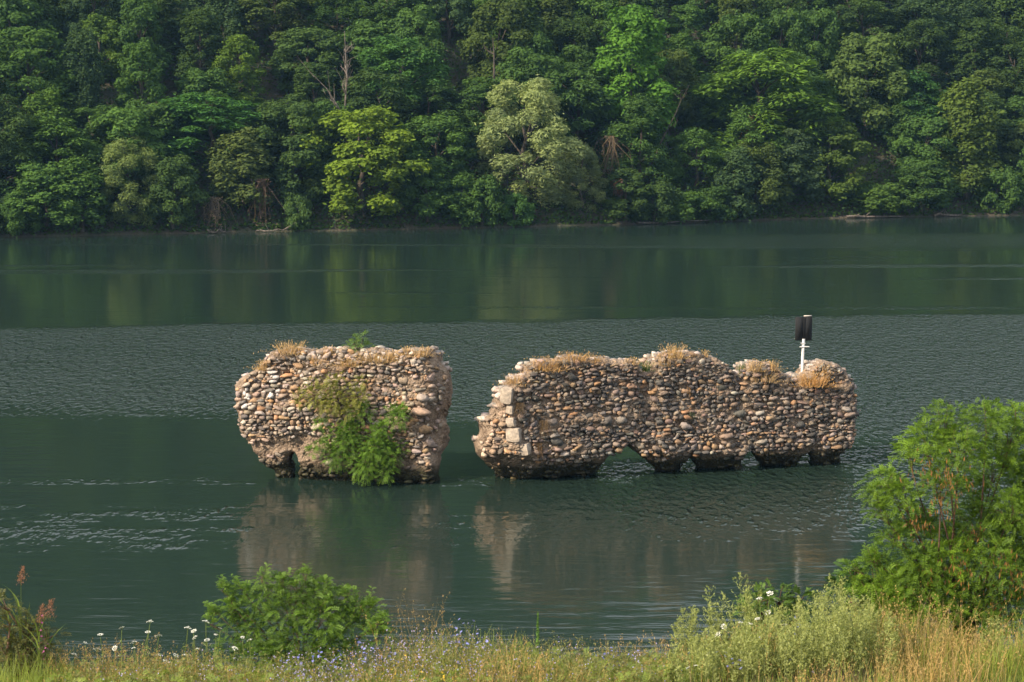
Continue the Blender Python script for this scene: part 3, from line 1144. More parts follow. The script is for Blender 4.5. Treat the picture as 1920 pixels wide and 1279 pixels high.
def wall_shrub(W, name, label, rootpx, clumps, colr, pairs=8, L=.26, per=46, cat='shrub', stand=.4):
    rng = np.random.default_rng(int(rootpx[0] * 3 + rootpx[1]))
    X, Z = W.px(*rootpx)
    p0 = W.world(X, float(W.yf(X, Z)), Z)
    root = empty(name, p0)
    tag(root, label, cat)
    b, wb = MB(), MB()
    for (px, py, r) in clumps:
        cX, cZ = W.px(px, py)
        c = W.world(cX, float(W.yf(cX, cZ)) - stand * rng.uniform(.6, 1.3), cZ) - p0
        rad = r / 55
        mid = c * .5 + np.array([0, -.1, .1]) + rng.normal(size=3) * .06
        wb.add(*tube([(0, .1, 0), mid, c], [.022, .014, .006], 5))
        n = int(per * (r / 30) ** 2)
        d = unit(rng.normal(size=(n, 3)) + np.array([0, -.5, .25]))
        base = c + d * rad * rng.uniform(.15, .75, (n, 1)) * np.array([1, .6, 1])
        dr = unit(d + rng.normal(size=(n, 3)) * .35 + np.array([0, 0, .25]))
        b.add(*fronds(base, dr, L * rng.uniform(.7, 1.25, n), pairs, .34, rng, .35, .24))
    obj('foliage', b.mesh('foliage'), M_FRESH, root, colr)
    obj('stems', wb.mesh('stems', True), M_REDBARK, root)
    return root


wall_shrub(W1, 'wall_shrub', 'olive green sparse shrub high on the face of the shorter wall', (640, 770),
           [(600, 733, 38), (639, 742, 40), (570, 745, 22), (625, 715, 22), (678, 741, 27), (682, 713, 18), (642, 706, 13), (617, 760, 24), (660, 765, 25)], (.26, .31, .085), per=110, L=.2)
wall_shrub(W1, 'wall_shrub', 'bright green dense shrub hanging low on the shorter wall to the water', (690, 850),
           [(684, 768, 26), (611, 791, 17), (748, 778, 30), (757, 765, 16), (652, 819, 42), (711, 832, 46), (639, 853, 34), (691, 863, 42), (737, 845, 36),
            (728, 878, 27), (693, 884, 22), (592, 842, 16), (660, 800, 30), (720, 800, 26), (612, 830, 22)], (.15, .31, .05), per=190, L=.2)
wall_shrub(W1, 'wall_sapling', 'small green sapling on top of the shorter wall', (668, 660),
           [(668, 648, 17), (653, 653, 14), (682, 654, 12), (676, 634, 10), (664, 638, 9)], (.15, .28, .09), per=190, L=.2, cat='sapling', stand=-.3)

# ------------------------------------------------------------------ forest on the far hillside
def crown_mesh(name, rng, rx, h, lobes=26, leaves=7000, leaf=.34, aspect=.55, flat=.7, spread=.85, droop=0.0, z0=.12, lobe_r=.32, frond=False, shape=None):
    """leaves over many small branch clumps inside an uneven crown, height h, half width rx, base at z=0"""
    C, RR = [], []
    for q in range(lobes):
        t = z0 + (1 - z0) * ((q + rng.random()) / lobes)
        prof = shape(t) if shape else math.sin(math.pi * (.12 + .80 * t ** .85)) ** .75
        a = q * 2.399 + rng.normal() * .5
        k = spread * prof * math.sqrt(rng.uniform(.25, 1.0))
        rr = lobe_r * rng.uniform(.6, 1.25) * rx
        C.append((math.cos(a) * k * rx, math.sin(a) * k * rx, t * h * .93))
        RR.append(rr)
    C, RR = np.array(C), np.array(RR)
    p = RR ** 2
    li = rng.choice(lobes, leaves, p=p / p.sum())
    d = unit(rng.normal(size=(leaves, 3)) + np.array([0, 0, .35]))
    out = C[li] * np.array([1, 1, 0])
    out = unit(out + 1e-6)
    d = unit(d + out * .35)
    rad = RR[li] * (1 - .45 * rng.random(leaves) ** 2.2)
    lump = 1 + .28 * noise3(d[:, 0] * 2.5 + li, d[:, 1] * 2.5, d[:, 2] * 2.5, 77)
    pos = C[li] + d * (rad * lump)[:, None] * np.array([1, 1, flat])
    stray = rng.random(leaves) < .07
    pos[stray] += rng.normal(size=(stray.sum(), 3)) * .35
    if droop:
        pos[:, 2] -= droop * np.linalg.norm(pos[:, :2] - C[li][:, :2], axis=1) ** 1.2
    nrm = d * .8 + np.array([0, 0, .55]) + rng.normal(size=(leaves, 3)) * .45
    sz = leaf * rng.uniform(.6, 1.35, leaves)
    td = None
    if frond:
        td = d * np.array([1, 1, .0]) + rng.normal(size=(leaves, 3)) * .35 + np.array([0, 0, -.25])
        nrm = np.array([0, 0, 1.0]) + d * .35 + rng.normal(size=(leaves, 3)) * .3
    v, f = cards(pos, nrm, sz, sz * aspect, rng, td)
    tl = rng.random(lobes)
    tone = np.clip(.15 + .45 * tl[li] + .4 * rng.random(leaves), 0, 1)
    return new_mesh(name, v, f, False, np.repeat(tone, 4)), C


def trunk_mesh(name, rng, h, r, C=None, lean=0.0, top=.75, nb=8):
    b = MB()
    pts = [np.array([0, 0, -.8])]
    k = 6
    for q in range(1, k + 1):
        z = h * top * q / k
        pts.append(np.array([lean * z + rng.normal() * .12, rng.normal() * .12, z]))
    rad = r * np.linspace(1.15, .25, k + 1)
    b.add(*tube(pts, rad, 8))
    if C is not None:
        for c in C[rng.permutation(len(C))[:nb]]:
            s = pts[min(k - 1, max(1, int(c[2] / (h * top) * k * .75)))]
            m = (s + c) / 2 + np.array([0, 0, .06 * h]) * rng.uniform(-.3, 1)
            b.add(*tube([s, m, c], [r * .42, r * .26, r * .08], 5))
    return b.mesh(name, True)


KIND = {}
rk = np.random.default_rng(77)


def make_kind(key, n, **kw):
    out = []
    tr = kw.pop('trunk', .2)
    for q in range(n):
        me, C = crown_mesh('crown', rk, 1.0 * kw.get('rx', 3.2), kw.get('h', 9.0), **{k: v for k, v in kw.items() if k not in ('rx', 'h')})
        tm = trunk_mesh('trunk', rk, kw.get('h', 9.0), tr, C)
        me.materials.append(M_LEAF)
        tm.materials.append(M_BARK)
        out.append((me, tm, kw.get('rx', 3.2), kw.get('h', 9.0)))
    KIND[key] = out


make_kind('round', 4, rx=3.2, h=8.0, lobes=48, leaves=13000, leaf=.30, lobe_r=.27)
make_kind('layered', 4, rx=3.6, h=8.5, lobes=46, leaves=14000, leaf=.38, aspect=.36, flat=.5, frond=True, spread=.95, lobe_r=.30, droop=.14)
make_kind('upright', 3, rx=2.3, h=10.0, lobes=48, leaves=11000, leaf=.28, spread=.85, lobe_r=.33)
make_kind('silver', 2, rx=3.4, h=11.0, lobes=64, z0=.03, leaves=22000, leaf=.30, aspect=.3, flat=.85, lobe_r=.25, spread=1.0)
make_kind('vine', 2, rx=2.0, h=8.5, lobes=36, leaves=10000, leaf=.28, flat=1.15, lobe_r=.36, spread=.75, droop=.2)
make_kind('shrub', 3, rx=2.6, h=3.6, lobes=26, leaves=7000, leaf=.28, z0=.0, lobe_r=.32)
make_kind('open', 2, rx=3.4, h=9.0, lobes=66, z0=.04, leaves=17000, leaf=.30, aspect=.6, flat=.68, lobe_r=.24, spread=1.0)

ROWS = [(2.0, 'at the water edge'), (6.5, 'low on the slope'), (12.0, 'partway up the slope'), (19.0, 'halfway up the slope'), (27.0, 'high on the slope'), (99, 'along the top edge')]


def row_of(s):
    for q, (a, nm) in enumerate(ROWS):
        if s < a:
            return q
    return len(ROWS) - 1


TREES = []


def plant(kind, X, Y, rx, h, colr, rng, label=None, name='broadleaf_tree', cat='tree', short=None, words=None, variant=None, lean=0.0):
    pool = KIND[kind]
    me, tm, brx, bh = pool[rng.integers(len(pool)) if variant is None else variant % len(pool)]
    z = float(hill_z(X, Y))
    root = empty(name, (X, Y, z), rng.uniform(0, 6.28))
    root.rotation_euler = (rng.normal() * .03, rng.normal() * .03 + lean, rng.uniform(0, 6.28))
    colr = np.array(colr) * np.array([1.36, 1.52, 1.3])
    cr = obj('crown', me, None, root, colr)
    tk = obj('trunk', tm, None, root)
    for o in (cr, tk):
        o.scale = (rx / brx, rx / brx, h / bh)
    TREES.append(dict(o=root, X=X, Y=Y, h=h, rx=rx, s=Y - float(shore_y(X)), label=label, cat=cat, short=short, words=words, colr=colr, kind=kind))
    return root


def hero(kind, px, ytop, ybot, wpx, s, colr, label, short, **kw):
    """a tree singled out in the photograph: horizontal place, top, and width from it; s = metres behind the shoreline"""
    rng = np.random.default_rng(int(px * 13 + ytop))
    X = 0.0
    for _ in range(6):
        Y = float(shore_y(X)) + s
        X = float(at_y(px, (ytop + ybot) / 2, Y)[0])
    Y = float(shore_y(X)) + s
    zt = float(at_y(px, ytop, Y)[2])
    h = max(3.0, zt - float(hill_z(X, Y)))
    plant(kind, X, Y, wpx / F * Y / 2, h, colr, rng, label=label, short=short, **kw)


hero('open', 680, 195, 430, 225, 2.5, (.105, .155, .03), 'yellow green leafy tree leaning over the far water edge', 'yellow green tree', variant=0)
hero('silver', 985, 140, 420, 200, 3.0, (.165, .20, .12), 'tall silvery grey green willow at the far water edge', 'silver willow', variant=0)
hero('silver', 1090, 265, 420, 90, 2.0, (.12, .15, .09), 'small silvery willow close beside the tall silver one', None, variant=1)
hero('round', 930, -5, 190, 165, 17.0, (.042, .062, .026), 'dark olive round crowned tree with a bare forked trunk above the willow', 'dark olive tree', variant=1)
hero('upright', 1185, 2, 290, 150, 10.0, (.062, .135, .03), 'tall bright green tree with vines hanging down its right of centre trunk', 'tall bright tree', variant=0)
hero('layered', 1430, 85, 320, 270, 8.0, (.075, .135, .03), 'broad bright green canopy tree on the slope behind the sign', 'broad bright tree', variant=1)
hero('round', 1625, 60, 270, 175, 12.0, (.062, .095, .04), 'grey green dome shaped tree right of the broad bright canopy', 'dome tree', variant=2)
hero('vine', 1812, 150, 400, 125, 3.0, (.062, .092, .03), 'vine covered column shaped tree near the right shore', 'vine column', variant=0)
hero('silver', 240, 250, 430, 130, 1.8, (.105, .14, .065), 'small grey willow with a brown trunk at the left shore', 'small grey willow', variant=1)
hero('vine', 85, 165, 330, 95, 9.0, (.058, .105, .032), 'pale green vine clad tree near the left picture edge', 'left vine tree', variant=1)
hero('round', 185, 25, 140, 120, 22.0, (.062, .105, .032), 'light topped green tree in the upper left corner', None, variant=3)
hero('upright', 445, 60, 170, 95, 17.0, (.07, .115, .03), 'yellowish upright tree left of the bare dead tree', None, variant=1)
hero('layered', 390, 170, 270, 230, 8.5, (.048, .115, .038), 'spreading bright fern leaved tree in the left half of the slope', 'fern leaved tree', variant=0)
hero('vine', 450, 240, 430, 130, 3.0, (.068, .092, .042), 'grey green drooping tree hung with vines at the left shore', 'drooping tree', variant=0)
hero('round', 1475, 240, 410, 140, 2.6, (.042, .068, .046), 'blue green dark tree at the shore behind the sign', 'blue green tree', variant=0)
hero('open', 1555, 215, 400, 150, 3.2, (.058, .09, .03), 'olive tree with layered boughs at the shore right of the sign', 'layered olive', variant=1)
hero('layered', 755, 60, 200, 170, 14.0, (.05, .11, .04), 'feathery green tree right of the bare dead tree', None, variant=2)
hero('layered', 1690, 130, 260, 160, 11.0, (.048, .11, .042), 'sea green feathery tree above the right shore', None, variant=3)
hero('round', 1730, 215, 400, 150, 5.0, (.048, .092, .036), 'full green tree left of the vine covered column', None, variant=1)
hero('shrub', 965, 388, 428, 70, .4, (.05, .105, .04), 'small round bush overhanging the water below the silver willow', None, name='shore_bush', cat='bush', variant=0)
hero('shrub', 558, 372, 432, 64, .5, (.055, .095, .04), 'small pale bush at the shore left of the yellow green tree', None, name='shore_bush', cat='bush', variant=1)
hero('shrub', 1645, 360, 405, 130, 1.4, (.05, .088, .03), 'low spreading bush in the shore clearing at the right', None, name='shore_bush', cat='bush', variant=2)

# the other trees fill rows up the slope
rf = np.random.default_rng(404)
heroes = [(t_['X'], t_['s'], t_['rx']) for t_ in TREES]
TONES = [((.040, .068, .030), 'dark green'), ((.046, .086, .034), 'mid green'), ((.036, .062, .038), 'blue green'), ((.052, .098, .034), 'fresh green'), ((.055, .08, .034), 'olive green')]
FORMW = {'round': 'rounded', 'layered': 'feathery', 'upright': 'narrow', 'vine': 'vine-hung', 'open': 'loose', 'shrub': 'bushy', 'silver': 'silvery'}
for s0, step in ((.7, 2.7), (4.6, 5.0), (9.0, 5.2), (14.0, 5.4), (19.5, 5.6), (25.5, 5.8), (32, 6.2), (39.0, 6.6)):
    X = -60 + rf.random() * 4
    while X < 72:
        X += step * rf.uniform(.75, 1.25)
        s = s0 + rf.normal() * .8
        s = max(.6, s)
        if any(abs(X - a) < (c_ * .55 + 1.3) and abs(s - b_) < 2.6 for a, b_, c_ in heroes):
            continue
        Y = float(shore_y(X)) + s
        dark = noise3(X * .05, s * .07, 0, 91) + (-.6 if X < -14 else .1) - (.3 if s > 24 else 0)  # shade over the left and upper slope is put into darker leaf colours
        if s0 < 2:
            kd = rf.choice(['shrub', 'shrub', 'round', 'vine'])
        else:
            kd = rf.choice(['round', 'layered', 'upright', 'open', 'vine'], p=[.36, .32, .12, .1, .1])
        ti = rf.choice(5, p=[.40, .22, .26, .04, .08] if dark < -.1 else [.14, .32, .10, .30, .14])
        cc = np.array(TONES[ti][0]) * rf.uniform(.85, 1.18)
        if kd == 'shrub':
            rx, hh = rf.uniform(2.0, 3.1), rf.uniform(2.8, 5.0)
        else:
            rx, hh = rf.uniform(3.2, 4.9), rf.uniform(6.5, 10.5)
            if kd in ('upright', 'vine'):
                rx *= .72
            if s0 < 2:
                hh *= .75
                rx *= .85
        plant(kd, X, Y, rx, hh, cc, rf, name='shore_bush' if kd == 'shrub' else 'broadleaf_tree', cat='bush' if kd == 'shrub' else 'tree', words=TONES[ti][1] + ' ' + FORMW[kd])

# labels: the singled-out trees first, then each other tree by row, look and place beside one of them
ORD = ['', 'first', 'second', 'third', 'fourth', 'fifth', 'sixth', 'seventh', 'eighth', 'ninth', 'tenth', 'eleventh', 'twelfth', 'thirteenth', 'fourteenth']
marks = sorted([(to_px((t_['X'], t_['Y'], float(hill_z(t_['X'], t_['Y'])) + t_['h'] * .6))[0], t_['short']) for t_ in TREES if t_['short']])
GRP = 'trees and bushes on the far wooded slope'
for rw in range(len(ROWS)):
    row = sorted([t_ for t_ in TREES if not t_['label'] and row_of(t_['s']) == rw], key=lambda q: q['X'] / q['Y'])
    pxs = [to_px((t_['X'], t_['Y'], float(hill_z(t_['X'], t_['Y'])) + t_['h'] * .6))[0] for t_ in row]
    for q, t_ in enumerate(row):
        mp, ms = min(marks, key=lambda m: abs(m[0] - pxs[q]))
        side = 'right' if pxs[q] >= mp else 'left'
        rank = 1 + sum(1 for x in pxs if (mp <= x < pxs[q] if side == 'right' else pxs[q] < x < mp))
        t_['label'] = '%s %s %s, %s %s of the %s' % (t_['words'], t_['cat'], ROWS[rw][1], ORD[min(rank, 14)], side, ms)
for t_ in TREES:
    tag(t_['o'], t_['label'], t_['cat'], GRP)


# dead and bare wood
def bare_tree(px, ybase, ytop, s, label, seed, name='dead_tree', spread=.35, r=.2, limbs=9, lean=0.0, mat=None, twigs=5):
    rng = np.random.default_rng(seed)
    X = 0.0
    for _ in range(6):
        Y = float(shore_y(X)) + s
        X = float(at_y(px, ybase, Y)[0])
    zb, zt = float(at_y(px, ybase, Y)[2]), float(at_y(px, ytop, Y)[2])
    zg = min(float(hill_z(X, Y)), zb)
    h = zt - zg
    root = empty(name, (X, Y, zg))
    tag(root, label, 'dead tree')
    b, tb = MB(), MB()
    k = 7
    pts = [np.array([lean * h * (q / k) + rng.normal() * .05 * h / 6, rng.normal() * .1, h * q / k - (.5 if q == 0 else 0)]) for q in range(k + 1)]
    b.add(*tube(pts, r * np.linspace(1.1, .16, k + 1), 7))
    for q in range(limbs):
        tt = rng.uniform(.42, .95)
        s0_ = pts[int(tt * k)]
        a = rng.uniform(0, 6.28)
        ln = h * spread * rng.uniform(.4, 1) * (1.2 - tt)
        e = s0_ + np.array([math.cos(a) * ln, math.sin(a) * ln * .6, ln * rng.uniform(.5, 1.4)])
        m = (s0_ + e) / 2 + rng.normal(size=3) * .12 * ln
        b.add(*tube([s0_, m, e], [r * .4, r * .26, r * .1], 5))
        for w in range(twigs):
            u = rng.uniform(.3, 1)
            p = s0_ * (1 - u) + e * u
            e2 = p + rng.normal(size=3) * ln * .28 + np.array([0, 0, ln * .3])
            tb.add(*tube([p, (p + e2) / 2 + rng.normal(size=3) * .05, e2], [r * .16, r * .1, r * .05], 4))
    obj('trunk', b.mesh('trunk', True), mat or M_DEADWOOD, root)
    obj('twigs', tb.mesh('twigs', True), mat or M_DEADWOOD, root)


bare_tree(650, 195, 58, 7.5, 'bare grey dead tree standing among green crowns on the upper slope', 3, limbs=11, r=.17)
bare_tree(925, 185, 70, 8.5, 'bare forked brown trunk below the dark olive crown', 8, 'bare_trunk', limbs=3, r=.26, spread=.25, mat=M_BARK)
bare_tree(1200, 290, 160, 6.0, 'leaning bare trunk with twigs right of the tall bright tree', 12, limbs=4, r=.10, lean=.5, mat=M_BARK, twigs=3)


def vine_tangle(px, py, wpx, hpx, s, label, colr, seed):
    rng = np.random.default_rng(seed)
    X = 0.0
    for _ in range(6):
        Y = float(shore_y(X)) + s
        X = float(at_y(px, py, Y)[0])
    p0 = at_y(px, py, Y)
    k = Y / F
    b = MB()
    for q in range(30):
        a = np.array([rng.normal() * wpx * k * .12, rng.normal() * .5, 0])
        e = np.array([rng.normal() * wpx * k * .36, rng.normal() * .8, -hpx * k * rng.uniform(.5, 1.05)])
        m = (a + e) / 2 + np.array([rng.normal() * .3, -rng.random() * .6, hpx * k * .12])
        b.add(*tube([a, m, e], [.035, .028, .015], 4), rng.random())
    n = 260
    pos = np.stack([rng.normal(size=n) * wpx * k * .25, rng.normal(size=n) * .6, -hpx * k * rng.random(n)], 1)
    b.add(*cards(pos, rng.normal(size=(n, 3)), .3, .1, rng), rng.random())
    o = obj('dead_vine_tangle', b.mesh('dead_vine_tangle'), M_GRASS, None, colr)
    o.location = p0
    tag(o, label, 'vines')


vine_tangle(492, 335, 60, 90, .6, 'brown dead vine tangle hanging at the shore left of the yellow green tree', (.13, .09, .07), 1)
vine_tangle(1145, 255, 50, 75, 3.2, 'grey brown dead vines hanging right of the silver willow', (.15, .12, .09), 2)
vine_tangle(1162, 335, 16, 32, .3, 'small reddish dead branch low on the shore right of the willow', (.14, .07, .05), 3)
vine_tangle(1407, 215, 24, 110, 4.5, 'rust brown dead vine strand on the slope left of the sign', (.17, .10, .05), 4)
vine_tangle(400, 370, 46, 55, .5, 'pale dead branches slanting to the water at the left shore', (.15, .12, .10), 5)


def driftwood(px0, px1, label, seed, r=.11, s=-.35):
    rng = np.random.default_rng(seed)
    yb = np.interp([px0, px1], [0, 400, 830, 1300, 1590, 1920], [445, 437, 429, 418, 409, 403])
    a, c = on_water(px0, yb[0]), on_water(px1, yb[1])
    a[1], c[1] = float(shore_y(a[0])) + s, float(shore_y(c[0])) + s
    n = 7
    pts = [a + (c - a) * q / (n - 1) + np.array([0, rng.normal() * .12, .1 + abs(rng.normal()) * .1]) for q in range(n)]
    b = MB()
    o0 = np.array(pts[0])
    b.add(*tube(np.array(pts) - o0, r * np.linspace(1.1, .5, n) , 7))
    for w in range(4):
        p = pts[rng.integers(1, n)] - o0
        e = p + np.array([rng.normal() * .6, -.3, rng.uniform(.2, .8)])
        b.add(*tube([p, (p + e) / 2, e], [r * .5, r * .35, r * .15], 5))
    o = obj('driftwood_log', b.mesh('driftwood_log', True), M_DEADWOOD)
    o.location = o0
    tag(o, label, 'log')


driftwood(1585, 1690, 'long pale driftwood log on the far shore right of the sign', 1, .14)
driftwood(1750, 1800, 'short pale log with branches at the right far shore', 2, .12)
driftwood(390, 425, 'small drift branch in the water at the left far shore', 3, .09)
driftwood(480, 530, 'thin pale drift log below the brown vine tangle', 4, .09)
driftwood(1195, 1330, 'low dark drift pole lying along the shore left of the sign', 5, .07)

# undergrowth over the slope, and the wood going on beyond the trees one can tell apart
ru = np.random.default_rng(55)
n = 78000
X = ru.uniform(-64, 76, n)
s = ru.uniform(.0, 1, n) ** 1.4 * 46 + .15
Y = shore_y(X) + s
clump = .35 + .9 * np.clip(fbm(X * .5, Y * .5, 0, 2, 61) + .5, 0, 1.4)
Z = hill_z(X, Y) + ru.random(n) ** 1.3 * clump * 2.3 * np.clip(s / 1.2, .35, 1)
v, f = cards(np.stack([X, Y, Z], 1), ru.normal(size=(n, 3)) * .5 + np.array([0, -.25, .8]), .42 * ru.uniform(.6, 1.3, n), .26, ru)
o = obj('undergrowth', new_mesh('undergrowth', v, f, False, np.repeat(ru.random(n), 4)), M_LEAF, None, (.05, .10, .032))
tag(o, 'low green undergrowth covering the far slope between the trees', 'undergrowth', kind='stuff')

VV, TT, FF, cnt = [], [], [], 0
rw_ = np.random.default_rng(66)
proto = [crown_mesh('p', rw_, 4.6, 9.5, lobes=16, leaves=800, leaf=1.35, aspect=.7, lobe_r=.42)[0] for _ in range(3)]
pv = []
for m_ in proto:
    a = np.empty(len(m_.vertices) * 3, np.float32)
    m_.vertices.foreach_get('co', a)
    pv.append(a.reshape(-1, 3))
for s0 in np.arange(2, 128, 8.0):
    X = -125.0
    while X < 140:
        X += rw_.uniform(6.5, 9.5)
        if s0 < 46 and -62 < X < 74:
            continue
        s = s0 + rw_.normal() * 1.2
        Y = float(shore_y(X)) + max(2, s)
        a = pv[rw_.integers(3)]
        an = rw_.uniform(0, 6.28)
        ca_, sa_ = math.cos(an), math.sin(an)
        k = rw_.uniform(.85, 1.3)
        q = np.stack([a[:, 0] * ca_ - a[:, 1] * sa_, a[:, 0] * sa_ + a[:, 1] * ca_, a[:, 2]], 1) * k + np.array([X, Y, float(hill_z(X, Y)) - .8])
        VV.append(q)
        TT.append(np.full(len(q), rw_.random()))
allv = np.concatenate(VV)
o = obj('forest', new_mesh('forest', allv, quads_of(len(allv) // 4), False, np.concatenate(TT)), M_LEAF, None, (.052, .108, .04))
tag(o, 'dense green wood going on up the hill beyond the nearer trees', 'forest', kind='stuff')
for m_ in proto:
    bpy.data.meshes.remove(m_)

# ------------------------------------------------------------------ foreground plants on the near bank
def ground(px, Y):
    """point of the near bank in the pixel column px at distance Y"""
    X = (px - CX) / F * (Y * CP + 1.0)
    for _ in range(3):
        z = float(bank_z(X, Y))
        depth = Y * CP - (z - CAMZ) * SP
        X = (px - CX) / F * depth
    return np.array([X, Y, float(bank_z(X, Y))])


def leafy_shrub(name, label, root_px, Y0, clumps, colr, seed, pairs=8, L=.2, per=60, leaf=.3, wide=.42, droop=.35, cat='shrub', pods=None, r=.035, bark=None, loose=.35, shoots=0):
    rng = np.random.default_rng(seed)
    p0 = ground(root_px, Y0)
    root = empty(name, p0)
    tag(root, label, cat)
    wb = MB()
    fb = MB()
    for (px, py, rr, dy) in clumps:
        c = at_y(px, py, Y0 + dy) - p0
        rad = rr / F * Y0
        mid = c * np.array([.38, .45, .55]) + rng.normal(size=3) * .06
        wb.add(*tube([np.array([0, 0, -.1]) + rng.normal(size=3) * .03 * np.array([1, 1, 0]), mid, c * .85 + mid * .15, c], [r, r * .6, r * .3, r * .12], 6))
        n = int(per * (rr / 50) ** 2)
        for w in range(5):
            e = c + unit(rng.normal(size=3) + np.array([0, 0, .3])) * rad * .8
            wb.add(*tube([c * .8 + mid * .2, (c + e) / 2, e], [r * .25, r * .15, r * .07], 4))
        d = unit(rng.normal(size=(n, 3)) + np.array([0, 0, .3]))
        base = c + d * rad * (rng.random((n, 1)) ** .42) * .95 * np.array([1, 1, .8])
        dr = unit(d * np.array([1, 1, .45]) + rng.normal(size=(n, 3)) * loose + np.array([-.12 if loose > .5 else 0, 0, .3]))
        v_, f_, t_ = fronds(base, dr, L * rng.uniform(.65, 1.25, n), pairs, leaf, rng, droop, wide)
        fb.add(v_, f_, np.clip(t_ * .75 + rng.uniform(-.12, .38), 0, 1))
    for q in range(shoots):                # young shoots breaking the outline
        px, py, rr, dy = clumps[rng.integers(len(clumps))]
        c = at_y(px, py, Y0 + dy) - p0
        rad = rr / F * Y0
        s_ = c + unit(rng.normal(size=3) + np.array([0, 0, .8])) * rad * .6
        e = s_ + (unit(np.array([rng.normal() * .6, rng.normal() * .4, 1.0]))) * rng.uniform(.06, .20)
        wb.add(*tube([c, s_, e], [r * .2, r * .14, r * .05], 4))
        k = 16
        u = np.linspace(0, 1, k)[:, None]
        an = np.arange(k) * 2.4 + rng.random() * 6
        d = np.stack([np.cos(an), np.sin(an), np.full(k, .75)], 1)
        v_, f_, t_ = fronds(s_ + (e - s_) * u, d, L * .8 * (1.15 - .5 * u[:, 0]), pairs, leaf, rng, droop, wide)
        fb.add(v_, f_, np.clip(t_ * .6 + .4, 0, 1))
    obj('foliage', fb.mesh('foliage'), M_FRESH, root, colr)
    obj('stems', wb.mesh('stems', True), bark or M_REDBARK, root)
    if pods:
        pb = MB()
        for (px, py, rr) in pods:
            c = at_y(px, py, Y0 - .25 + rng.normal() * .2) - p0
            rad = rr / F * Y0
            n = int(rr * 1.6)
            pos = c + rng.normal(size=(n, 3)) * rad * .5
            pb.add(*cards(pos, rng.normal(size=(n, 3)) * np.array([1, 1, .2]), .07 * rng.uniform(.6, 1.3, n), .014, rng, np.array([0, 0, 1.0]) + rng.normal(size=(n, 3)) * .25), np.repeat(rng.random(n), 4))
        o = obj('seed_pods', pb.mesh('seed_pods'), M_GRASS, root, (.22, .12, .045))
        o['kind'] = 'stuff'
    return root


YT = 20.3
leafy_shrub('locust_tree', 'bright green feathery leaved young tree with brown pods on the right bank', 1795, YT,
            [(1770, 785, 42, 0), (1850, 790, 50, .1), (1905, 800, 55, .3), (1735, 830, 45, -.1), (1800, 850, 60, -.2), (1870, 870, 60, .3), (1925, 890, 55, .5), (1970, 850, 80, .3),
             (1700, 850, 26, .2), (1765, 910, 45, -.3), (1660, 905, 36, -.1), (1640, 925, 24, .1), (1690, 935, 42, -.2), (1705, 975, 38, .2), (1650, 960, 26, 0), (1680, 1010, 36, -.1), (1740, 990, 40, .2),
             (1830, 985, 55, .1), (1900, 960, 55, -.2), (1950, 1000, 80, .1), (1780, 1050, 60, -.1), (1860, 1060, 65, -.3), (1725, 1060, 50, -.2),
             (1920, 1080, 65, .1), (1680, 1095, 50, -.1), (1745, 1130, 62, -.3), (1830, 1130, 65, -.2), (1900, 1150, 60, -.1), (1690, 1150, 48, -.3), (1985, 1120, 80, 0),
             (1750, 1170, 55, -.2), (1840, 1180, 50, -.3), (1640, 1055, 22, 0), (1600, 1065, 16, 0), (1655, 1130, 44, -.2), (1620, 1105, 30, -.1), (1720, 1100, 44, -.3), (1830, 930, 52, .4), (1885, 1000, 52, .4), (1785, 1010, 44, .4), (1935, 940, 55, .3), (1760, 1090, 50, .3)],
            (.13, .26, .028), 1, pairs=7, L=.14, per=300, leaf=.25, wide=.36, droop=.3, loose=.75, shoots=60,
            pods=[(1745, 890, 40), (1790, 900, 36), (1720, 985, 30), (1760, 950, 30), (1830, 1010, 30), (1800, 1075, 34), (1890, 1060, 30), (1740, 1085, 26), (1870, 1120, 36), (1905, 1100, 30)], r=.02, cat='tree')
leafy_shrub('bank_shrub', 'dark green leafy bush left of the feathery tree on the right bank', 1640, 20.6,
            [(1600, 1085, 34, 0), (1640, 1075, 30, .1), (1580, 1105, 26, 0), (1665, 1110, 40, .1), (1620, 1125, 45, 0), (1690, 1140, 40, .2), (1640, 1050, 18, 0)],
            (.05, .125, .028), 2, pairs=5, L=.13, per=170, leaf=.42, wide=.6)
leafy_shrub('bank_shrub', 'rounded green bush with compound leaves at the lower left of the walls', 560, 20.0,
            [(520, 1105, 34, .1), (560, 1110, 40, 0), (600, 1125, 42, 0), (640, 1140, 42, .1), (675, 1150, 34, .1), (490, 1130, 38, 0), (540, 1150, 50, -.1), (600, 1165, 50, -.2), (655, 1175, 42, -.1),
             (480, 1170, 34, 0), (425, 1120, 13, 0), (435, 1140, 20, 0), (405, 1150, 10, 0), (440, 1170, 26, 0), (490, 1200, 36, -.2), (560, 1205, 45, -.3), (620, 1210, 36, -.2), (520, 1240, 45, -.3), (590, 1245, 45, -.3), (650, 1230, 36, -.3), (470, 1235, 36, -.3), (430, 1215, 26, -.2), (705, 1175, 22, -.2), (715, 1195, 20, -.2), (490, 1086, 12, 0), (572, 1083, 11, 0), (530, 1092, 12, 0), (610, 1098, 14, 0), (655, 1112, 14, 0), (698, 1140, 13, 0), (395, 1172, 12, 0), (418, 1108, 10, 0), (455, 1108, 14, 0), (720, 1165, 12, -.2)],
            (.115, .235, .04), 3, pairs=8, L=.125, per=240, leaf=.27, wide=.36, r=.012, shoots=46)
leafy_shrub('bank_shrub', 'small green bush with white flowers behind the pale mugwort', 1460, 20.4,
            [(1420, 1130, 30, 0), (1460, 1120, 30, .1), (1500, 1125, 28, .1), (1440, 1150, 34, 0), (1490, 1150, 34, 0), (1405, 1150, 20, 0)],
            (.085, .175, .035), 4, pairs=6, L=.13, per=150, leaf=.36, wide=.5)
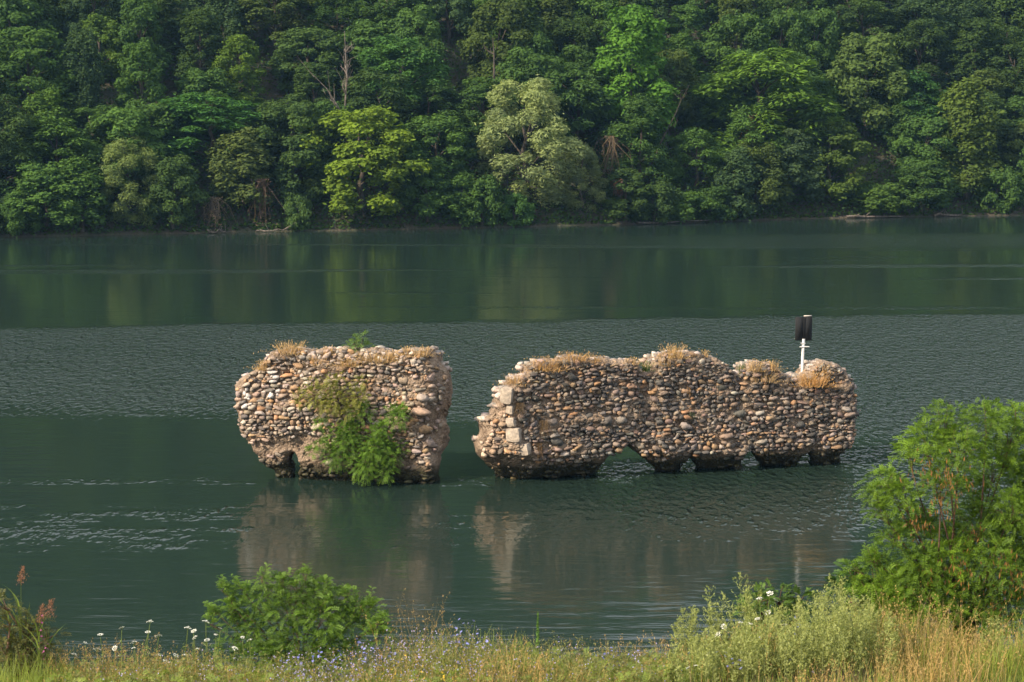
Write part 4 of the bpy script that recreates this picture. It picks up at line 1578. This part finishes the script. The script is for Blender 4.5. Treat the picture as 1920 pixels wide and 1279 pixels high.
leafy_shrub('bank_shrub', 'grassy dark bush at the left picture edge with reeds in it', 30, 19.4,
            [(20, 1165, 36, 0), (60, 1175, 30, 0), (92, 1195, 22, 0), (8, 1135, 24, 0), (20, 1200, 40, 0), (60, 1215, 36, 0), (10, 1235, 45, -.1), (70, 1190, 24, 0), (40, 1245, 45, -.1), (85, 1230, 24, 0)],
            (.115, .14, .055), 5, pairs=6, L=.14, per=120, leaf=.3, wide=.4)


# mugwort: pale feathery spires
def mugwort_geo(b, p0, h, rng, dens=1.0):
    lean = rng.normal(size=2) * .08
    k = int(26 * dens)
    top = p0 + np.array([lean[0] * h, lean[1] * h, h])
    b.add(*tube([p0 - np.array([0, 0, .05]), (p0 + top) / 2 + rng.normal(size=3) * .01, top], [.006, .004, .0015], 4), .25)
    n = k * 11
    ti = np.repeat(np.linspace(.22, 1, k), 11)
    a = np.repeat(rng.uniform(0, 6.28, k), 11)
    u = np.tile(np.linspace(.1, 1, 11), k)
    reach = (.04 + .17 * (1 - ti) ** .8) * u * h
    axis = p0[None] + (top - p0)[None] * ti[:, None]
    pos = axis + np.stack([np.cos(a) * reach, np.sin(a) * reach, reach * 1.25], 1) + rng.normal(size=(n, 3)) * .008
    d = np.stack([np.cos(a) * .7, np.sin(a) * .7, np.full(n, .9)], 1) + rng.normal(size=(n, 3)) * .55
    b.add(*cards(pos, rng.normal(size=(n, 3)), .034 * rng.uniform(.6, 1.4, n), .010, rng, d), np.repeat(rng.random(n) * .6 + .3, 4))


C_MUG = (.27, .335, .145)
rm = np.random.default_rng(9)
for (px, ytop, Y, lab) in ((1285, 1130, 19.6, 'leftmost pale feathery mugwort spire leaning at the bank edge'), (1352, 1112, 19.7, 'tall pale mugwort spire second from the left on the bank'),
                           (1408, 1075, 19.9, 'thin pointed mugwort spire rising above the white flowered bush'), (1572, 1090, 19.8, 'mugwort spire against the dark green bush'),
                           (1855, 1160, 18.9, 'grey green mugwort spire in front of the feathery tree')):
    g = ground(px, Y)
    top = at_y(px, ytop, Y)
    b = MB()
    for q in range(7):
        mugwort_geo(b, np.array([rm.normal() * .07, rm.normal() * .06, 0]), (top[2] - g[2]) * rm.uniform(.62, 1.02), rm)
    o = obj('mugwort_plant', b.mesh('mugwort_plant'), M_GRASS, None, C_MUG)
    o.location = g
    tag(o, lab, 'mugwort', 'mugwort spires on the near bank')
b = MB()
for q in range(430):
    px = rm.uniform(1235, 1690)
    Y = rm.uniform(17.8, 19.9)
    g = ground(px, Y)
    ytop = np.interp(px, [1235, 1300, 1380, 1450, 1540, 1610, 1690], [1240, 1195, 1165, 1145, 1110, 1120, 1185]) + rm.uniform(-6, 110)
    h = at_y(px, ytop, Y)[2] - g[2]
    if h > .15:
        mugwort_geo(b, g, min(h, 1.3), rm, .8)
o = obj('mugwort_stand', b.mesh('mugwort_stand'), M_GRASS, None, C_MUG)
tag(o, 'pale green feathery mugwort mass filling the right foreground', 'mugwort', kind='stuff')

# grasses
rg = np.random.default_rng(21)


def grass_mass(name, label, n, px_rng, y_rng, hfun, colr, width, leanv=.18, seeds=0.0, seg=3):
    px = rg.uniform(*px_rng, n)
    Y = rg.uniform(*y_rng, n)
    X = (px - CX) / F * (Y * CP + 6.6 * SP)
    Z = bank_z(X, Y)
    sd = 71 + len(name)
    keep = rg.random(n) < np.clip(.6 + 1.1 * fbm(X * 1.1, Y * 1.1, 0, 2, sd), .05, 1)
    X, Y, Z, px = X[keep], Y[keep], Z[keep], px[keep]
    n = len(X)
    h = hfun(px) * rg.uniform(.4, 1.15, n) * np.clip(.85 + .7 * fbm(X * .9, Y * .9, 3, 2, sd), .4, 1.35)
    lean = rg.normal(size=(n, 3)) * (leanv * h)[:, None]
    lean[:, 2] = 0
    base = np.stack([X, Y, Z - .03], 1)
    b = MB()
    b.add(*blades(base, h, lean, width * rg.uniform(.6, 1.3, n), rg, seg))
    if seeds:
        k = int(n * seeds)
        for w in range(7):
            u = .72 + .05 * w
            tip = base[:k] + lean[:k] * u ** 1.8 + np.array([0, 0, 1]) * (h[:k] * (u - .12 * u * u))[:, None] + rg.normal(size=(k, 3)) * .012
            b.add(*cards(tip, rg.normal(size=(k, 3)), .03, .008, rg, np.array([0, 0, 1.0]) + rg.normal(size=(k, 3)) * .4), np.repeat(rg.random(k) * .5 + .5, 4))
    o = obj(name, b.mesh(name), M_GRASS, None, colr)
    tag(o, label, 'grass', kind='stuff')


hl = lambda px: np.interp(px, [-150, 100, 160, 400, 700, 900, 1230, 1400, 1700, 2100], [.46, .40, .24, .36, .56, .50, .30, .44, .58, .62])
grass_mass('green_grass', 'green and yellowish grass along the near bank', 30000, (-150, 2080), (17.0, 20.6), hl, (.21, .29, .07), .008)
grass_mass('dry_grass', 'tan dry grass with seed heads along the near bank', 9500, (-150, 2080), (17.0, 20.4), lambda px: hl(px) * 1.15, (.40, .30, .16), .006, .2, .45)
grass_mass('reddish_grass', 'reddish seeding grass in the lower right corner', 2400, (1640, 2080), (17.2, 19.2), lambda px: np.full_like(px, .58), (.33, .27, .14), .005, .12, .7)
grass_mass('bright_grass', 'fresh yellow green grass patch in the lower left foreground', 5200, (200, 760), (17.6, 19.4), lambda px: np.full_like(px, .34), (.30, .33, .07), .009)
grass_mass('tall_stems', 'thin tan seeding stems standing above the near meadow', 1000, (90, 1260), (18.3, 19.8), lambda px: np.interp(px, [90, 180, 430, 700, 880, 980, 1260], [.5, .42, .72, .88, .85, .52, .62]), (.30, .22, .12), .0045, .16, 1.0, 4)
grass_mass('slope_grass', 'green grass down the bank slope towards the water', 14000, (-200, 2150), (20.4, 26), lambda px: np.full_like(px, .42), (.10, .14, .04), .012)


# wild carrot: white flat umbels on thin stems
def umbel_mesh(r, rng):
    n = 46
    a = rng.random(n) * 6.28
    q = np.sqrt(rng.random(n)) * r
    pos = np.stack([q * np.cos(a), q * np.sin(a), .25 * r - .35 * q * q / r + rng.normal(size=n) * .002], 1)
    b = MB()
    b.add(*cards(pos, np.array([0, 0, 1.0]) + rng.normal(size=(n, 3)) * .3, r * .36, r * .32, rng))
    me = b.mesh('umbel')
    me.materials.append(M_PETAL)
    rb_ = MB()
    for k in range(9):
        an = k / 9 * 6.28
        rb_.add(*tube([(0, 0, -r * .75), (math.cos(an) * r * .4, math.sin(an) * r * .4, -r * .25), (math.cos(an) * r * .8, math.sin(an) * r * .8, 0)], .0014, 3), .4)
    me2 = rb_.mesh('umbel_rays')
    me2.materials.append(M_GRASS)
    return me, me2


rc = np.random.default_rng(31)
ONES = ['', 'first', 'second', 'third', 'fourth', 'fifth', 'sixth', 'seventh', 'eighth', 'ninth', 'tenth', 'eleventh', 'twelfth', 'thirteenth', 'fourteenth',
        'fifteenth', 'sixteenth', 'seventeenth', 'eighteenth', 'nineteenth', 'twentieth']


def nth(q):                               # 1 -> leftmost, 2 -> second from the left ...
    if q == 1:
        return 'leftmost'
    return (ONES[q] if q <= 20 else 'twenty-' + ONES[q - 20]) + ' from the left'


UM = [umbel_mesh(r_, rc) for r_ in (.024, .032, .04)]


def wild_carrot(px, py, Y, label, group):
    top = at_y(px, py, Y)
    g = ground(px + rc.normal() * 8, Y)
    root = empty('wild_carrot', g)
    tag(root, label, 'wild carrot', group)
    t_ = top - g
    if t_[2] < .12:
        t_[2] = .12
    b = MB()
    b.add(*tube([(0, 0, -.04), t_ * .5 + np.array([rc.normal() * .02, 0, 0]), t_ - np.array([0, 0, .03])], [.006, .005, .0035], 4), .5)
    m = 26
    pos = t_[None] * rc.uniform(.1, .7, (m, 1)) + rc.normal(size=(m, 3)) * .03
    b.add(*cards(pos, rc.normal(size=(m, 3)), .06, .012, rc), .4)
    obj('stem', b.mesh('stem'), M_GRASS, root, (.2, .28, .09))
    k = rc.integers(3)
    u = obj('umbel', UM[k][0], None, root)
    u.location = t_
    u.rotation_euler = (rc.normal() * .2 + .25, rc.normal() * .25, rc.uniform(0, 6))
    u2 = obj('umbel_rays', UM[k][1], None, u, (.12, .19, .06))


GL = 'wild carrot flowers standing against the water at the left'
GR = 'wild carrot flowers among the pale mugwort'
for q, (px, py) in enumerate(sorted([(228, 1177), (281, 1165), (188, 1190), (277, 1185), (250, 1204), (297, 1192), (363, 1183), (352, 1177), (386, 1165), (388, 1200), (365, 1195), (405, 1190), (413, 1178), (468, 1200),
               (455, 1195), (370, 1217), (345, 1228), (160, 1205), (182, 1217), (140, 1227), (225, 1230), (310, 1240), (298, 1228), (330, 1229), (250, 1215), (215, 1215), (440, 1215)])):
    wild_carrot(px, py, rc.uniform(18.9, 19.8), 'white wild carrot flower against the water at the lower left, ' + nth(q + 1), GL)
for q, (px, py) in enumerate(sorted([(1425, 1122), (1443, 1112), (1440, 1148), (1420, 1160), (1404, 1170), (1357, 1175), (1327, 1227), (1305, 1248), (1330, 1250), (1290, 1252), (1345, 1190), (1470, 1172), (1455, 1125), (1390, 1168)])):
    wild_carrot(px, py, rc.uniform(17.9, 18.6) if py > 1200 else rc.uniform(18.9, 19.5), 'white wild carrot flower among the pale mugwort, ' + nth(q + 1), GR)


# chicory and small flowers
def flower_mesh(name, mat, r, n, rng):
    b = MB()
    a = np.arange(n) / n * 6.28
    d = np.stack([np.cos(a), np.sin(a), np.full(n, .25)], 1)
    b.add(*cards(d * r * .55, np.array([0, 0, 1.0]) + rng.normal(size=(n, 3)) * .2 - d * .3, r, r * .55, rng, d))
    me = b.mesh(name)
    me.materials.append(mat)
    return me


FB, FY, FPK = flower_mesh('flower', M_BLUE, .018, 8, rc), flower_mesh('flower', M_YELLOW, .014, 6, rc), flower_mesh('flower', M_PINK, .014, 6, rc)


def flowering(name, px, ytop, Y, label, group, cat, fm, nf, colr, branches=7, spread=.12):
    g = ground(px, Y)
    h = max(.15, at_y(px, ytop, Y)[2] - g[2])
    root = empty(name, g)
    tag(root, label, cat, group)
    b = MB()
    tips = []
    main = np.array([rc.normal() * .06 * h, rc.normal() * .05, h])
    b.add(*tube([(0, 0, -.04), main * .5 + rc.normal(size=3) * .01, main], [.0045, .003, .0015], 4), .4)
    for q in range(branches):
        u = rc.uniform(.25, .9)
        s_ = main * u
        e = s_ + np.array([rc.normal() * spread, rc.normal() * spread, rc.uniform(.05, .25) * h])
        b.add(*tube([s_, (s_ + e) / 2 + np.array([0, 0, -.01]), e], [.0025, .002, .001], 3), .5)
        tips += [e, (s_ + e) / 2]
    k = 10
    b.add(*cards(main[None] * rc.uniform(0, .6, (k, 1)) + rc.normal(size=(k, 3)) * .03, rc.normal(size=(k, 3)), .07, .014, rc), .4)
    obj('stem', b.mesh('stem'), M_GRASS, root, colr)
    for q in range(nf):
        o = obj('flower', fm, None, root)
        o.location = tips[q % len(tips)] + rc.normal(size=3) * .01
        o.rotation_euler = (rc.uniform(-.2, 1.2), rc.normal() * .4, rc.uniform(0, 6))


for q, px in enumerate(sorted(rc.uniform(545, 900, 16))):
    flowering('chicory_plant', px, np.interp(px, [545, 640, 760, 850, 900], [1210, 1200, 1190, 1158, 1180]) + rc.uniform(-5, 40), rc.uniform(18.4, 19.7), 'blue flowered chicory on the near bank below the walls, ' + nth(q + 1),
              'chicory on the near bank below the walls', 'chicory', FB, 8, (.14, .17, .07))
for q, px in enumerate(sorted(rc.uniform(1110, 1250, 6))):
    flowering('chicory_plant', px, rc.uniform(1200, 1250), rc.uniform(18.6, 19.5), 'thin blue chicory left of the pale mugwort mass, ' + nth(q + 1), 'chicory left of the mugwort', 'chicory', FB, 4, (.14, .17, .07))
for q, px in enumerate(sorted(rc.uniform(1330, 1560, 7))):
    flowering('chicory_plant', px, rc.uniform(1170, 1240), rc.uniform(17.9, 18.8), 'small blue chicory inside the pale mugwort mass, ' + nth(q + 1), 'chicory in the mugwort', 'chicory', FB, 4, (.16, .19, .08))
for q, px in enumerate(sorted(rc.uniform(720, 860, 9))):
    flowering('yellow_wildflower', px, rc.uniform(1238, 1270), rc.uniform(17.7, 18.5), 'yellow wildflower at the bottom edge below the walls, ' + nth(q + 1), 'yellow wildflowers at the bottom edge', 'wildflower', FY, 7, (.15, .19, .05), 5, .05)
# leafy weeds filling the meadow
n = 3400
px = rc.uniform(-60, 1280, n)
Y = rc.uniform(17.5, 19.9, n)
X = (px - CX) / F * (Y * CP + 6.6 * SP)
patch = np.clip(.55 + .9 * fbm(X * .9, Y * .9, 0, 2, 83), 0, 1)
keep = rc.random(n) < patch
X, Y, px = X[keep], Y[keep], px[keep]
n = len(X)
hw = np.interp(px, [-60, 120, 300, 480, 700, 850, 960, 1280], [.4, .22, .24, .36, .42, .4, .24, .2])
base = np.stack([X, Y, bank_z(X, Y) + hw * rc.random(n) ** 1.3 * .9], 1)
an = rc.random(n) * 6.28
d = np.stack([np.cos(an), np.sin(an), rc.uniform(.2, 1.4, n)], 1)
b = MB()
b.add(*fronds(base, d, rc.uniform(.07, .16, n), 7, .34, rc, .4, .32))
o = obj('leafy_weeds', b.mesh('leafy_weeds'), M_GRASS, None, (.17, .255, .055))
tag(o, 'fresh green leafy weeds filling the near meadow', 'weeds', kind='stuff')
# haze of thin flowering stems and weeds nobody could count
b, fl = MB(), MB()
n = 2600
px = rc.uniform(120, 1250, n)
Y = rc.uniform(17.6, 19.8, n)
X = (px - CX) / F * (Y * CP + 6.6 * SP)
h = np.interp(px, [120, 300, 480, 700, 850, 950, 1250], [.32, .4, .56, .68, .74, .5, .36]) * rc.uniform(.4, 1.1, n)
base = np.stack([X, Y, bank_z(X, Y) - .02], 1)
lean = rc.normal(size=(n, 3)) * .07 * np.array([1, 1, 0])
b.add(*blades(base, h, lean, .0045, rc, 3))
k = 9
for w in range(k):
    u = rc.uniform(.15, 1.0, n)[:, None]
    p = base + lean * u ** 1.8 + np.array([0, 0, 1.0]) * h[:, None] * u * .9 + rc.normal(size=(n, 3)) * .025
    b.add(*cards(p, rc.normal(size=(n, 3)), .05 * rc.uniform(.4, 1.2, n), .010, rc), np.repeat(rc.random(n), 4))
m = rc.random(n) < np.where((px > 520) & (px < 920), .75, .15)
for w in range(3):
    u = rc.uniform(.6, 1.0, m.sum())[:, None]
    p = base[m] + lean[m] * u + np.array([0, 0, 1.0]) * h[m][:, None] * u * .92 + rc.normal(size=(m.sum(), 3)) * .03
    fl.add(*cards(p, rc.normal(size=(m.sum(), 3)), .018, .014, rc))
o = obj('wildflower_stems', b.mesh('wildflower_stems'), M_GRASS, None, (.19, .21, .09))
tag(o, 'tangle of thin weed stems along the near bank', 'weeds', kind='stuff')
o = obj('wildflower_blooms', fl.mesh('wildflower_blooms'), M_LILAC)
tag(o, 'lavender haze of tiny blooms below the walls', 'wildflowers', kind='stuff')
for q in range(3):
    flowering('pink_loosestrife', 78 + q * 5, 1168 + q * 6, 19.2, 'magenta flower stem in the bush at the left picture edge, ' + nth(q + 1), 'magenta flowers at the left edge', 'wildflower', FPK, 8, (.12, .17, .05), 5, .03)


# reeds
def reed(px, ytop, Y, label, seed, leaves=9, plume=True):
    rng = np.random.default_rng(seed)
    g = ground(px, Y)
    h = at_y(px, ytop, Y)[2] - g[2]
    root = empty('reed', g)
    tag(root, label, 'reed', 'reeds at the left picture edge')
    b = MB()
    top = np.array([.03, 0, h])
    b.add(*tube([(0, 0, -.05), (.01, 0, h * .5), top], [.007, .005, .002], 5), .5)
    base = np.stack([np.zeros(leaves), np.zeros(leaves), np.linspace(.05, .75, leaves) * h], 1)
    an = rng.uniform(0, 6.28, leaves)
    lean = np.stack([np.cos(an), np.sin(an) * .7, np.zeros(leaves)], 1) * rng.uniform(.12, .3, (leaves, 1))
    b.add(*blades(base, rng.uniform(.22, .4, leaves), lean, .022, rng, 4))
    obj('stem', b.mesh('stem'), M_GRASS, root, (.14, .21, .05))
    if plume:
        n = 160
        u = rng.random(n)
        pos = top + np.stack([rng.normal(size=n) * .035 * (1 - u * .7) + u * .03, rng.normal(size=n) * .03, -.04 + u * .2], 1)
        pb = MB()
        pb.add(*cards(pos, rng.normal(size=(n, 3)), .035, .008, rng, np.array([.2, 0, 1.0]) + rng.normal(size=(n, 3)) * .5), np.repeat(rng.random(n), 4))
        obj('plume', pb.mesh('plume'), M_GRASS, root, (.26, .13, .10))


reed(42, 1088, 19.3, 'tallest reed with a reddish brown plume at the left picture edge', 1)
reed(92, 1150, 19.3, 'shorter reed with a small red plume right of the tallest reed', 2, 6)
reed(75, 1160, 19.1, 'leafy reed with a plume at the foot of the tallest reed', 3, 9)
reed(22, 1130, 19.4, 'plumeless leafy reed left of the tallest reed', 4, 12, False)
reed(56, 1135, 19.4, 'plumeless leafy reed just right of the tallest reed', 5, 12, False)

# tall green horseweed spike
g = ground(1008, 19.4)
h = at_y(1008, 1148, 19.4)[2] - g[2]
rs = np.random.default_rng(3)
root = empty('horseweed_spike', g)
tag(root, 'single tall narrow green spike plant at the bottom centre', 'weed')
b = MB()
b.add(*tube([(0, 0, -.04), (0, 0, h * .5), (.01, 0, h)], [.006, .005, .002], 5), .5)
obj('stem', b.mesh('stem'), M_GRASS, root, (.10, .2, .04))
b = MB()
n = 220
u = rs.random(n)
an = rs.random(n) * 6.28
d = np.stack([np.cos(an), np.sin(an), np.full(n, 1.1)], 1)
b.add(*cards(np.stack([np.zeros(n), np.zeros(n), u * h], 1) + d * .02 * (1.15 - u)[:, None], rs.normal(size=(n, 3)), .055 * (1.2 - u * .7), .011, rs, d), np.repeat(rs.random(n), 4))
obj('leaves', b.mesh('leaves'), M_GRASS, root, (.10, .22, .04))

# ------------------------------------------------------------------ haze over the river valley
HAZE = 0.00014
if HAZE:
    xa, xb, ya, yb_, za, zb = -260, 270, -40, 420, -22, 125
    v = np.array([(x, y, z) for z in (za, zb) for y in (ya, yb_) for x in (xa, xb)])
    f = [(0, 2, 3, 1), (4, 5, 7, 6), (0, 1, 5, 4), (1, 3, 7, 5), (3, 2, 6, 7), (2, 0, 4, 6)]
    t = NT('valley_haze')
    pv_ = t.n('ShaderNodeVolumePrincipled')
    pv_.inputs['Color'].default_value = (.30, .62, 1.0, 1)
    pv_.inputs['Density Attribute'].default_value = ''
    t.m.cycles.homogeneous_volume = True
    pv_.inputs['Density'].default_value = HAZE
    pv_.inputs['Anisotropy'].default_value = .2
    t.l(pv_.outputs[0], t.out.inputs['Volume'])
    tag(obj('haze', new_mesh('haze', v, f), t.m), 'thin blue haze over the river', 'haze', kind='stuff')
